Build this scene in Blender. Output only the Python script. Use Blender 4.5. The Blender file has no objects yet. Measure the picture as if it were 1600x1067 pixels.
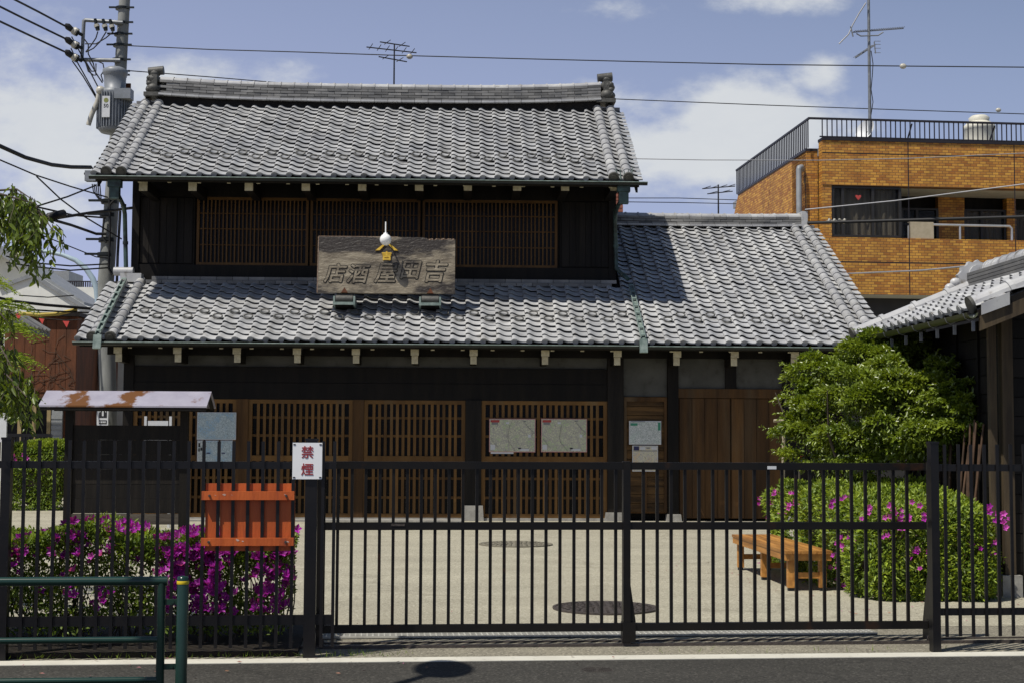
import bpy, math, random
import numpy as np
from mathutils import Vector, Matrix, Euler
random.seed(7); np.random.seed(7)
sc = bpy.context.scene
COL = sc.collection
R = math.radians

# ------------------------------------------------------------ camera, world, sun, exposure
FPX, EYE = 2250.0, 1.6
PITCH, ROLL = math.atan(143/FPX), 0.005
F_ = Vector((0, math.cos(PITCH), math.sin(PITCH)))
U0 = Vector((0, -math.sin(PITCH), math.cos(PITCH)))
R0 = Vector((1, 0, 0))
RC = R0*math.cos(ROLL) + U0*math.sin(ROLL)
UC = U0*math.cos(ROLL) - R0*math.sin(ROLL)
CAM = Vector((0, 0, EYE))
cam_d = bpy.data.cameras.new('camera'); cam = bpy.data.objects.new('camera', cam_d); COL.objects.link(cam)
cam_d.sensor_width = 36; cam_d.lens = 36*FPX/1600
cam_d.clip_start = 0.1; cam_d.clip_end = 3000
m3 = Matrix((RC, UC, -F_)).transposed()
cam.matrix_world = Matrix.Translation(CAM) @ m3.to_4x4()
sc.camera = cam

HOUSE_ANG, STREET_ANG = R(2.2), R(5.3)
ca, sa = math.cos(HOUSE_ANG), math.sin(HOUSE_ANG)
sl = Vector((-1.055, -0.86, 2.382)).normalized()            # towards the sun, house axes
SUN = Vector((sl.x*ca - sl.y*sa, sl.x*sa + sl.y*ca, sl.z))
SUN_EL = math.asin(SUN.z); SUN_AZ = math.atan2(SUN.x, SUN.y)
ld = bpy.data.lights.new('sun', 'SUN'); ld.energy = 4.8; ld.angle = R(0.5); ld.color = (1.0, 0.95, 0.86)
lo = bpy.data.objects.new('sun', ld); COL.objects.link(lo)
lo.rotation_euler = SUN.to_track_quat('Z', 'Y').to_euler(); lo.location = (-20, -5, 40)

world = bpy.data.worlds.new('World'); sc.world = world; world.use_nodes = True
def build_world():
    nt = world.node_tree; nt.nodes.clear(); N = nt.nodes.new; L = nt.links.new
    out = N('ShaderNodeOutputWorld'); bg = N('ShaderNodeBackground'); bg.inputs['Strength'].default_value = 0.075
    L(bg.outputs[0], out.inputs[0])
    sky = N('ShaderNodeTexSky'); sky.sky_type = 'NISHITA'; sky.sun_disc = False
    sky.sun_elevation = SUN_EL; sky.sun_rotation = SUN_AZ; sky.air_density = 1.0; sky.dust_density = 0.6; sky.ozone_density = 2.0
    tc = N('ShaderNodeTexCoord'); sep = N('ShaderNodeSeparateXYZ'); L(tc.outputs['Generated'], sep.inputs[0])
    def mth(op, a, b=None, c=None, clamp=False):
        n = N('ShaderNodeMath'); n.operation = op; n.use_clamp = clamp
        for i, v in enumerate((a, b, c)):
            if v is None: continue
            if isinstance(v, (int, float)): n.inputs[i].default_value = v
            else: L(v, n.inputs[i])
        return n.outputs[0]
    y = mth('MAXIMUM', mth('ABSOLUTE', sep.outputs[1]), 0.15)
    u = mth('DIVIDE', sep.outputs[0], y); v = mth('DIVIDE', sep.outputs[2], y)
    comb = N('ShaderNodeCombineXYZ'); L(u, comb.inputs[0]); L(mth('MULTIPLY', v, 1.7), comb.inputs[1]); L(sep.outputs[1], comb.inputs[2])
    def noise(scale, detail, rough, off):
        mp = N('ShaderNodeMapping'); mp.inputs['Location'].default_value = off; L(comb.outputs[0], mp.inputs[0])
        n = N('ShaderNodeTexNoise'); n.inputs['Scale'].default_value = scale; n.inputs['Detail'].default_value = detail
        n.inputs['Roughness'].default_value = rough; L(mp.outputs[0], n.inputs['Vector']); return n.outputs['Fac']
    n1 = noise(9, 8, 0.62, (1.3, 0.4, 0.2)); n2 = noise(26, 8, 0.6, (4.1, 2.2, 0)); n3 = noise(3.0, 4, 0.5, (7.7, 1.1, 3))
    tot = None
    for (px, py, rx, ry, w) in ((1200, 190, 170, 72, 1.15), (1090, 232, 150, 55, 1.0), (1285, 120, 62, 42, .8), (260, 125, 230, 62, .8), (60, 190, 170, 130, .95),
                                (960, 0, 120, 30, .6), (1210, -12, 170, 34, .7), (60, 330, 260, 60, .6), (930, 150, 130, 45, .45), (1140, 300, 300, 50, .45)):
        a = mth('DIVIDE', mth('SUBTRACT', u, (px-800)/FPX), rx/FPX); b = mth('DIVIDE', mth('SUBTRACT', v, (676-py)/FPX), ry/FPX)
        r2 = mth('ADD', mth('MULTIPLY', a, a), mth('MULTIPLY', b, b))
        g = mth('MULTIPLY', mth('EXPONENT', mth('MULTIPLY', r2, -0.8)), w)
        tot = g if tot is None else mth('MAXIMUM', tot, g)
    nz = mth('ADD', mth('MULTIPLY', n1, 0.65), mth('MULTIPLY', n2, 0.35))
    dens = mth('ADD', mth('MULTIPLY', tot, 0.92), mth('MULTIPLY', mth('SUBTRACT', nz, 0.5), 1.7))
    dens = mth('ADD', dens, mth('MULTIPLY', mth('SUBTRACT', n3, 0.5), 0.25))
    mr = N('ShaderNodeMapRange'); mr.interpolation_type = 'SMOOTHSTEP'; L(dens, mr.inputs[0])
    mr.inputs[1].default_value = 0.32; mr.inputs[2].default_value = 0.80; mr.inputs[3].default_value = 0.0; mr.inputs[4].default_value = 0.92
    up = mth('GREATER_THAN', sep.outputs[2], -0.01)
    fac = mth('MULTIPLY', mr.outputs[0], up)
    # thin haze makes the clear sky paler and greyer
    hz = N('ShaderNodeMix'); hz.data_type = 'RGBA'
    L(mth('SUBTRACT', mth('MULTIPLY_ADD', mth('SUBTRACT', 0.30, v), 1.6, 0.42), mth('MULTIPLY', u, 0.28), clamp=True), hz.inputs[0])
    L(sky.outputs[0], hz.inputs['A']); hz.inputs['B'].default_value = (6.1, 6.7, 10.2, 1)
    cc = N('ShaderNodeMix'); cc.data_type = 'RGBA'; L(nz, cc.inputs[0])
    cc.inputs['A'].default_value = (7.6, 8.1, 8.9, 1); cc.inputs['B'].default_value = (10.3, 10.5, 10.4, 1)
    mx = N('ShaderNodeMix'); mx.data_type = 'RGBA'; L(fac, mx.inputs[0]); L(hz.outputs['Result'], mx.inputs['A']); L(cc.outputs['Result'], mx.inputs['B'])
    L(mx.outputs['Result'], bg.inputs[0])
build_world()
sc.view_settings.view_transform = 'Standard'; sc.view_settings.look = 'None'
sc.view_settings.exposure = 0.0; sc.view_settings.gamma = 1.0; sc.view_settings.use_curve_mapping = False
sc.render.engine = 'CYCLES'
sc.cycles.max_bounces = 6; sc.cycles.diffuse_bounces = 3; sc.cycles.transparent_max_bounces = 8
sc.cycles.use_denoising = True

# ------------------------------------------------------------ helpers
def ray(px, py): return F_ + RC*((px-800)/FPX) + UC*((533.5-py)/FPX)
def ground_pt(px, py, z=0.0):
    r = ray(px, py); return CAM + r*((z-EYE)/r.z)
def at(px, py, d):                    # world point seen at a pixel of the photograph, d metres down the view
    r = ray(px, py); return CAM + r*(d/r.y)
class Frame:
    def __init__(s, o, ang):
        s.o = Vector(o); s.a = ang; c, n = math.cos(ang), math.sin(ang)
        s.X = Vector((c, n, 0)); s.Y = Vector((-n, c, 0))
    def loc(s, p):
        q = Vector(p) - s.o; return Vector((q.dot(s.X), q.dot(s.Y), q.z))
    def wor(s, l): return s.o + s.X*l[0] + s.Y*l[1] + Vector((0, 0, l[2]))
    def onY(s, px, py, ly):
        r = ray(px, py); t = (ly - (CAM-s.o).dot(s.Y))/r.dot(s.Y); return s.loc(CAM + r*t)
    def onZ(s, px, py, z=0.0): return s.loc(ground_pt(px, py, z))
HF = Frame((0.016, 26.58, 0), HOUSE_ANG)        # house axes: x along the front, y into the house
SF = Frame((-0.941, 10.843, 0), STREET_ANG)     # street axes: x along the gate

class MB:
    def __init__(s): s.v = []; s.f = []; s.mi = []; s.sm = []
    def add(s, vs, fs, mi=0, smooth=False):
        b = len(s.v); s.v.extend([tuple(p) for p in vs])
        for f in fs: s.f.append(tuple(b+i for i in f)); s.mi.append(mi); s.sm.append(smooth)
        return s
    def box(s, x0, x1, y0, y1, z0, z1, mi=0, mi_front=None):
        vs = [(x0,y0,z0),(x1,y0,z0),(x1,y1,z0),(x0,y1,z0),(x0,y0,z1),(x1,y0,z1),(x1,y1,z1),(x0,y1,z1)]
        fs = [(0,3,2,1),(4,5,6,7),(1,2,6,5),(2,3,7,6),(3,0,4,7)]
        s.add(vs, fs, mi); s.add(vs[:], [(0,1,5,4)], mi if mi_front is None else mi_front); return s
    def obox(s, c, size, rot=None, mi=0):
        hx, hy, hz = [k/2 for k in size]; c = Vector(c)
        vs = []
        for z in (-hz, hz):
            for (x, y) in ((-hx,-hy),(hx,-hy),(hx,hy),(-hx,hy)):
                p = Vector((x,y,z)); p = rot @ p if rot is not None else p; vs.append(c+p)
        s.add(vs, [(0,3,2,1),(4,5,6,7),(0,1,5,4),(1,2,6,5),(2,3,7,6),(3,0,4,7)], mi); return s
    def bar(s, a, b, w, h, mi=0, up=(0,0,1)):
        a, b = Vector(a), Vector(b); d = (b-a); L = d.length; d.normalize()
        x = d.cross(Vector(up)); x = x.normalized() if x.length > 1e-5 else Vector((1,0,0)); z = x.cross(d)
        rot = Matrix((x, d, z)).transposed(); return s.obox((a+b)/2, (w, L, h), rot, mi)
    def tube(s, pts, r, n=8, mi=0, caps=True, smooth=True):
        pts = [Vector(p) for p in pts]; rs = r if isinstance(r, (list, tuple)) else [r]*len(pts)
        t = (pts[1]-pts[0]).normalized(); ref = Vector((0,0,1)) if abs(t.z) < .9 else Vector((1,0,0))
        x = t.cross(ref).normalized(); rings = []
        for i, p in enumerate(pts):
            if 0 < i < len(pts)-1: t = ((pts[i]-pts[i-1]).normalized() + (pts[i+1]-pts[i]).normalized())
            elif i == len(pts)-1: t = pts[i]-pts[i-1]
            if t.length < 1e-9: t = Vector((0,0,1))
            t.normalize(); x = (x - t*x.dot(t)); x = x.normalized() if x.length > 1e-6 else t.orthogonal().normalized(); y = t.cross(x)
            rings.append([p + x*(rs[i]*math.cos(2*math.pi*k/n)) + y*(rs[i]*math.sin(2*math.pi*k/n)) for k in range(n)])
        vs = [q for rg in rings for q in rg]; fs = []
        for i in range(len(pts)-1):
            for k in range(n):
                a = i*n+k; b = i*n+(k+1)%n; fs.append((a, b, b+n, a+n))
        s.add(vs, fs, mi, smooth)
        if caps: s.add(rings[0], [tuple(range(n))[::-1]], mi); s.add(rings[-1], [tuple(range(n))], mi)
        return s
    def cyl(s, a, b, r0, r1=None, n=12, mi=0, smooth=True): return s.tube([a, b], [r0, r0 if r1 is None else r1], n, mi, True, smooth)
    def lathe(s, prof, c=(0,0,0), n=16, mi=0, smooth=True):
        c = Vector(c); vs = []
        for (r, z) in prof:
            for k in range(n): vs.append(c + Vector((r*math.cos(2*math.pi*k/n), r*math.sin(2*math.pi*k/n), z)))
        fs = [(i*n+k, i*n+(k+1)%n, (i+1)*n+(k+1)%n, (i+1)*n+k) for i in range(len(prof)-1) for k in range(n)]
        s.add(vs, fs, mi, smooth); return s
    def ball(s, c, rx, ry=None, rz=None, n=12, m=8, mi=0):
        ry = ry or rx; rz = rz or rx; c = Vector(c); vs = []
        for i in range(m+1):
            th = math.pi*i/m
            for k in range(n):
                ph = 2*math.pi*k/n; vs.append(c + Vector((rx*math.sin(th)*math.cos(ph), ry*math.sin(th)*math.sin(ph), -rz*math.cos(th))))
        fs = [(i*n+k, i*n+(k+1)%n, (i+1)*n+(k+1)%n, (i+1)*n+k) for i in range(m) for k in range(n)]
        s.add(vs, fs, mi, True); return s
    def prism(s, poly, axis, a, b, mi=0):          # poly of 2-D points swept along 'x', 'y' or 'z'
        def p3(p, t): return {'x': (t, p[0], p[1]), 'y': (p[0], t, p[1]), 'z': (p[0], p[1], t)}[axis]
        n = len(poly); vs = [p3(p, a) for p in poly] + [p3(p, b) for p in poly]
        fs = [tuple(range(n)), tuple(range(n, 2*n))[::-1]] + [(i, (i+1) % n, n+(i+1) % n, n+i) for i in range(n)]
        s.add(vs, fs, mi); return s
    def mesh(s, name, mats):
        me = bpy.data.meshes.new(name); me.from_pydata(s.v, [], s.f)
        if not isinstance(mats, (list, tuple)): mats = [mats]
        for m in mats: me.materials.append(m)
        me.polygons.foreach_set('material_index', s.mi); me.polygons.foreach_set('use_smooth', s.sm)
        me.update()
        import bmesh
        bm = bmesh.new(); bm.from_mesh(me); bmesh.ops.recalc_face_normals(bm, faces=bm.faces); bm.to_mesh(me); bm.free()
        return me
    def build(s, name, mats, parent=None, loc=None, rotz=None, **kw):
        return put(s.mesh(name, mats), name, parent, loc, rotz, **kw)
def put(me, name, parent=None, loc=None, rotz=None, rot=None, scale=None, **kw):
    o = bpy.data.objects.new(name, me); COL.objects.link(o)
    if parent is not None: o.parent = parent
    if loc is not None: o.location = loc
    if rotz is not None: o.rotation_euler = (0, 0, rotz)
    if rot is not None: o.rotation_euler = rot
    if scale is not None: o.scale = scale
    for k, v in kw.items(): o[k] = v
    return o
def tag(o, label, cat, group=None):
    o['label'] = label; o['category'] = cat
    if group: o['group'] = group
    return o
def thing(name, label, cat, loc=(0,0,0), rotz=0.0, group=None):
    o = bpy.data.objects.new(name, None); COL.objects.link(o); o.location = loc; o.rotation_euler = (0,0,rotz)
    o.empty_display_size = .2
    return tag(o, label, cat, group)
def copy_tree(o, parent=None):
    c = o.copy(); COL.objects.link(c)
    if parent is not None: c.parent = parent
    for ch in [k for k in bpy.data.objects if k.parent == o]: copy_tree(ch, c)
    return c
def text_mesh(body, size, depth, mat, offset=0.0, shear=0.0, sx=1.0):
    cu = bpy.data.curves.new('lettering', 'FONT'); cu.body = body; cu.size = 1.0; cu.extrude = depth/size; cu.offset = 0.0; cu.shear = shear
    cu.align_x = 'CENTER'; cu.align_y = 'CENTER'; cu.resolution_u = 3
    o = bpy.data.objects.new('lettering', cu); COL.objects.link(o); bpy.context.view_layer.update()
    me = bpy.data.meshes.new_from_object(o.evaluated_get(bpy.context.evaluated_depsgraph_get()))
    bpy.data.objects.remove(o); bpy.data.curves.remove(cu)
    co = np.empty(len(me.vertices)*3); me.vertices.foreach_get('co', co); co = co.reshape(-1, 3)
    # normalise so the ink box is centred and size high, then stand it up facing -y
    mn, mx = co.min(0), co.max(0); c = (mn+mx)/2; co -= c; co *= size; co[:, 0] *= sx
    st = np.stack([co[:, 0], -co[:, 2], co[:, 1]], 1); me.vertices.foreach_set('co', st.ravel()); me.update()
    # bolder strokes: the same glyph laid again a hair's breadth to each side, each layer a little behind the last
    fs = [tuple(p.vertices) for p in me.polygons]; mb = MB(); mb.add(st.tolist(), fs); k = 0
    n_ = 0 if offset <= 0 else (8 if offset > .01 else 4)
    for i in range(n_):
        a = 2*math.pi*i/n_; k += 1; q = st + np.array([offset*math.cos(a), .00025*k, offset*math.sin(a)]); mb.add(q.tolist(), fs)
    bpy.data.meshes.remove(me); me = bpy.data.meshes.new('lettering'); me.from_pydata(mb.v, [], mb.f); me.materials.append(mat); me.update(); return me

# ------------------------------------------------------------ materials
def mat(name, c1, c2=None, scale=4.0, stretch=(1,1,1), rough=.6, metal=0.0, bump=0.0, bscale=None, rnd=0.0, isl=0.0, spec=.4, c3=None, s3=1.0, t3=(.5,.65), detail=5, contrast=(.35,.65)):
    m = bpy.data.materials.new(name); m.use_nodes = True; nt = m.node_tree; N = nt.nodes.new; L = nt.links.new
    b = nt.nodes['Principled BSDF']; b.inputs['Roughness'].default_value = rough; b.inputs['Metallic'].default_value = metal
    b.inputs['Specular IOR Level'].default_value = spec
    geo = N('ShaderNodeNewGeometry'); mp = N('ShaderNodeMapping'); mp.inputs['Scale'].default_value = stretch; L(geo.outputs['Position'], mp.inputs[0])
    def noise(sc_, det):
        n = N('ShaderNodeTexNoise'); n.inputs['Scale'].default_value = sc_; n.inputs['Detail'].default_value = det; n.inputs['Roughness'].default_value = .6
        L(mp.outputs[0], n.inputs['Vector']); return n
    if c2 is None: c2 = tuple(k*.8 for k in c1)
    n = noise(scale, detail); rp = N('ShaderNodeMapRange'); L(n.outputs['Fac'], rp.inputs[0]); rp.inputs[1].default_value, rp.inputs[2].default_value = contrast
    mx = N('ShaderNodeMix'); mx.data_type = 'RGBA'; L(rp.outputs[0], mx.inputs[0]); mx.inputs['A'].default_value = (*c1, 1); mx.inputs['B'].default_value = (*c2, 1)
    col = mx.outputs['Result']
    if c3 is not None:
        n3 = noise(s3, 6); r3 = N('ShaderNodeMapRange'); L(n3.outputs['Fac'], r3.inputs[0]); r3.inputs[1].default_value, r3.inputs[2].default_value = t3
        m3_ = N('ShaderNodeMix'); m3_.data_type = 'RGBA'; L(r3.outputs[0], m3_.inputs[0]); L(col, m3_.inputs['A']); m3_.inputs['B'].default_value = (*c3, 1); col = m3_.outputs['Result']
    if rnd or isl:
        oi = N('ShaderNodeObjectInfo'); a = N('ShaderNodeMath'); a.operation = 'MULTIPLY_ADD'; L(oi.outputs['Random'], a.inputs[0]); a.inputs[1].default_value = 2*rnd; a.inputs[2].default_value = 1-rnd
        i_ = N('ShaderNodeMath'); i_.operation = 'MULTIPLY_ADD'; L(geo.outputs['Random Per Island'], i_.inputs[0]); i_.inputs[1].default_value = 2*isl; i_.inputs[2].default_value = 1-isl
        p = N('ShaderNodeMath'); p.operation = 'MULTIPLY'; L(a.outputs[0], p.inputs[0]); L(i_.outputs[0], p.inputs[1])
        hs = N('ShaderNodeHueSaturation'); L(p.outputs[0], hs.inputs['Value']); L(col, hs.inputs['Color']); col = hs.outputs[0]
    L(col, b.inputs['Base Color'])
    if bump:
        nb = noise(bscale or scale*4, 6); bp = N('ShaderNodeBump'); bp.inputs['Strength'].default_value = bump; bp.inputs['Distance'].default_value = .02
        L(nb.outputs['Fac'], bp.inputs['Height']); L(bp.outputs[0], b.inputs['Normal'])
    return m
def leaf_mat(name, c1, c2, trans=.35, rough=.45, scale=3.0, spec=.4):
    m = mat(name, c1, c2, scale=scale, rough=rough, isl=.35, spec=spec); nt = m.node_tree; N = nt.nodes.new; L = nt.links.new
    b = nt.nodes['Principled BSDF']; out = nt.nodes['Material Output']
    t = N('ShaderNodeBsdfTranslucent'); src = b.inputs['Base Color'].links[0].from_socket
    g = N('ShaderNodeMix'); g.data_type = 'RGBA'; g.blend_type = 'MULTIPLY'; g.inputs[0].default_value = 1.0; L(src, g.inputs['A']); g.inputs['B'].default_value = (1.3, 1.25, .5, 1)
    L(g.outputs['Result'], t.inputs[0]); ms = N('ShaderNodeMixShader'); ms.inputs[0].default_value = trans
    L(b.outputs[0], ms.inputs[1]); L(t.outputs[0], ms.inputs[2]); L(ms.outputs[0], out.inputs[0]); return m
M = {}
M['tile'] = mat('grey_roof_tile', (.32,.325,.335), (.43,.43,.425), scale=1.2, rough=.42, rnd=.12, isl=.16, spec=.5, c3=(.19,.18,.16), s3=5, t3=(.53,.78))
M['cap'] = mat('grey_cap_tile', (.32,.32,.33), (.43,.43,.42), scale=3, rough=.42, rnd=.13, isl=.05, spec=.5, c3=(.17,.155,.13), s3=9, t3=(.57,.75))
M['noshi'] = mat('dark_ridge_tile', (.12,.12,.12), (.20,.195,.185), scale=3, rough=.5, rnd=.35, spec=.4)
M['oni'] = mat('ornament_tile', (.095,.092,.082), (.045,.045,.040), scale=6, rough=.55, bump=.3)
M['dark_wood'] = mat('blackened_timber', (.0055,.0045,.0035), (.013,.010,.007), scale=6, stretch=(1,1,.12), rough=.6, bump=.25, bscale=40, rnd=.2, spec=.18, contrast=(.42,.72))
M['dark_board'] = mat('blackened_board', (.006,.0048,.0038), (.017,.0135,.010), scale=7, stretch=(1,1,.10), rough=.6, bump=.35, bscale=40, rnd=.4, spec=.2, contrast=(.40,.72))
M['brown'] = mat('brown_lattice_wood', (.175,.092,.027), (.105,.052,.015), scale=3, stretch=(1,1,.2), rough=.55, bump=.15, bscale=60, rnd=.28, spec=.2, c3=(.16,.12,.065), s3=2, t3=(.55,.8))
M['brown_mid'] = mat('weathered_brown_wood', (.115,.057,.018), (.052,.026,.009), scale=6, stretch=(1,1,.1), rough=.6, bump=.25, bscale=60, rnd=.28, spec=.2, c3=(.13,.095,.055), s3=1.2, t3=(.55,.75))
M['hboard'] = mat('weathered_horizontal_board', (.13,.070,.024), (.030,.016,.006), scale=9, stretch=(.12,1,1), rough=.65, bump=.35, bscale=50, rnd=.25, spec=.2)
M['cream'] = mat('cream_painted_end', (.62,.57,.40), (.46,.41,.28), scale=20, rough=.7, rnd=.08)
M['plaster'] = mat('grey_plaster', (.090,.090,.082), (.058,.058,.052), scale=2.5, rough=.85, c3=(.04,.036,.03), s3=5, t3=(.55,.75))
M['stone'] = mat('grey_stone', (.32,.31,.28), (.22,.21,.19), scale=8, rough=.8, bump=.2)
M['copper'] = mat('dark_copper_patina', (.018,.024,.022), (.055,.095,.085), scale=6, rough=.45, metal=.3, spec=.4)
M['patina'] = mat('pale_copper_patina', (.22,.27,.245), (.10,.14,.125), scale=9, rough=.5, spec=.4)
M['gutter'] = mat('dark_gutter_metal', (.020,.024,.023), (.012,.014,.014), scale=4, rough=.4, metal=.3)
M['black'] = mat('black_painted_steel', (.0045,.0045,.0055), (.008,.007,.007), scale=7, rough=.34, spec=.35, bump=.05, c3=(.030,.024,.020), s3=38, t3=(.66,.74))
M['black2'] = mat('black_gate_steel', (.0050,.0048,.0050), (.009,.0075,.006), scale=5, rough=.42, spec=.25, c3=(.026,.012,.006), s3=4, t3=(.62,.70))
M['white'] = mat('white_enamel', (.88,.885,.88), (.84,.845,.84), scale=5, rough=.35, c3=(.62,.52,.22), s3=6, t3=(.70,.85))
M['globe'] = mat('white_glass_globe', (.82,.82,.80), (.80,.80,.78), scale=5, rough=.25)
M['redtext'] = mat('dark_red_lettering', (.28,.025,.035), (.34,.05,.05), scale=40, rough=.5)
M['gold'] = mat('gold_leaf', (.75,.50,.07), (.55,.34,.04), scale=25, rough=.4, metal=.25)
M['redpaint'] = mat('red_oxide_paint', (.54,.115,.022), (.36,.066,.013), scale=7, stretch=(1,1,.15), rough=.5, bump=.2, bscale=60, rnd=.14, c3=(.24,.05,.02), s3=16, t3=(.58,.72))
M['bench'] = mat('orange_bench_wood', (.50,.235,.055), (.27,.115,.025), scale=14, stretch=(1,.08,1), rough=.5, rnd=.20, bump=.15, bscale=60)
M['green'] = mat('dark_green_paint', (.008,.030,.022), (.012,.038,.028), scale=6, rough=.22, spec=.4)
M['yellow'] = mat('yellow_band', (.75,.55,.02), None, rough=.4)
M['steel'] = mat('galvanised_steel', (.24,.25,.26), (.16,.17,.18), scale=8, rough=.5, metal=.4)
M['concrete_pole'] = mat('pole_concrete', (.26,.265,.25), (.16,.165,.155), scale=4, stretch=(1,1,.3), rough=.8, bump=.1)
M['trafo'] = mat('transformer_grey_paint', (.22,.235,.26), (.17,.185,.20), scale=5, rough=.45)
M['porcelain'] = mat('porcelain', (.5,.48,.42), (.4,.37,.30), scale=6, rough=.3)
M['cable'] = mat('black_cable', (.010,.010,.011), None, rough=.6)
M['palewire'] = mat('bare_pale_wire', (.35,.35,.36), None, rough=.5, metal=.3)
M['lamp_blue'] = mat('pale_blue_lamp_paint', (.40,.50,.55), (.34,.43,.48), scale=4, rough=.35)
M['iron'] = mat('rusty_cast_iron', (.085,.070,.060), (.05,.042,.038), scale=14, rough=.6, bump=.4, metal=.2)
M['soil'] = mat('dark_soil', (.028,.021,.013), (.014,.011,.008), scale=9, rough=.95, bump=.6)
M['bark'] = mat('grey_brown_bark', (.10,.08,.06), (.055,.042,.03), scale=10, stretch=(1,1,.3), rough=.85, bump=.5)
M['bamboo'] = mat('pale_dry_bamboo', (.42,.36,.25), (.28,.23,.15), scale=9, rough=.6)
M['stick'] = mat('dark_dry_stick', (.10,.055,.03), (.05,.03,.018), scale=9, rough=.7, rnd=.3)
M['glass_dark'] = mat('dark_window_glass', (.0035,.0035,.004), None, rough=.25, spec=.12)
M['curtain'] = mat('beige_curtain', (.42,.37,.27), (.25,.21,.15), scale=20, stretch=(1,1,.03), rough=.8)
M['alu'] = mat('dark_aluminium_frame', (.035,.033,.032), None, rough=.45, metal=.3)
M['railsteel'] = mat('bright_steel_rail', (.55,.55,.55), None, rough=.3, metal=.6)
M['beige'] = mat('beige_cloth', (.45,.38,.27), (.38,.32,.22), scale=8, rough=.8)
M['tank'] = mat('cream_water_tank', (.62,.60,.50), (.52,.50,.42), scale=5, rough=.5)
M['darkrail'] = mat('dark_bronze_rail', (.030,.026,.030), None, rough=.45, metal=.3)
M['paper'] = mat('white_board', (.62,.63,.64), (.56,.57,.58), scale=6, rough=.5)
M['blackink'] = mat('black_print', (.015,.015,.018), None, rough=.6)
M['rust_wall'] = mat('rust_brown_cladding', (.14,.045,.016), (.07,.025,.010), scale=5, stretch=(1,1,.3), rough=.8, bump=.3)
M['pale_wall'] = mat('pale_mortar_wall', (.72,.72,.67), (.62,.62,.58), scale=2, rough=.85)
M['grey_roof'] = mat('grey_metal_roof', (.26,.27,.28), (.20,.21,.22), scale=4, rough=.5)
M['flag'] = mat('red_pennant_cloth', (.62,.07,.06), None, rough=.7)
M['yellow_tube'] = mat('yellow_cable_guard', (.55,.42,.10), None, rough=.5)
M['shutter'] = mat('grey_shutter', (.30,.31,.31), None, rough=.5)
M['amber_wall'] = mat('ochre_wall', (.33,.25,.12), (.24,.18,.09), scale=3, rough=.8)
M['sheet_rust'] = mat('rusting_roof_sheet', (.33,.315,.37), (.27,.255,.31), scale=3, rough=.5, spec=.3, c3=(.125,.048,.010), s3=1.3, t3=(.555,.60))
M['leaf_az'] = leaf_mat('azalea_leaf', (.185,.255,.032), (.10,.16,.020))
M['leaf_az_light'] = leaf_mat('azalea_light_leaf', (.31,.39,.045), (.21,.29,.032))
M['leaf_tree'] = leaf_mat('glossy_leaf', (.225,.285,.030), (.11,.165,.016), rough=.33, spec=.6)
M['leaf_cherry'] = leaf_mat('drooping_leaf', (.165,.215,.028), (.072,.115,.016), rough=.36, trans=.42, spec=.5)
M['petal'] = leaf_mat('magenta_petal', (.46,.030,.46), (.30,.016,.27), trans=.3, rough=.5)
M['petal2'] = leaf_mat('pink_petal', (.66,.12,.56), (.46,.05,.40), trans=.3, rough=.5)

M['brown_dark'] = mat('dark_lattice_wood', (.115,.058,.016), (.065,.032,.010), scale=3, stretch=(1,1,.2), rough=.55, rnd=.22, spec=.2)

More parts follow.
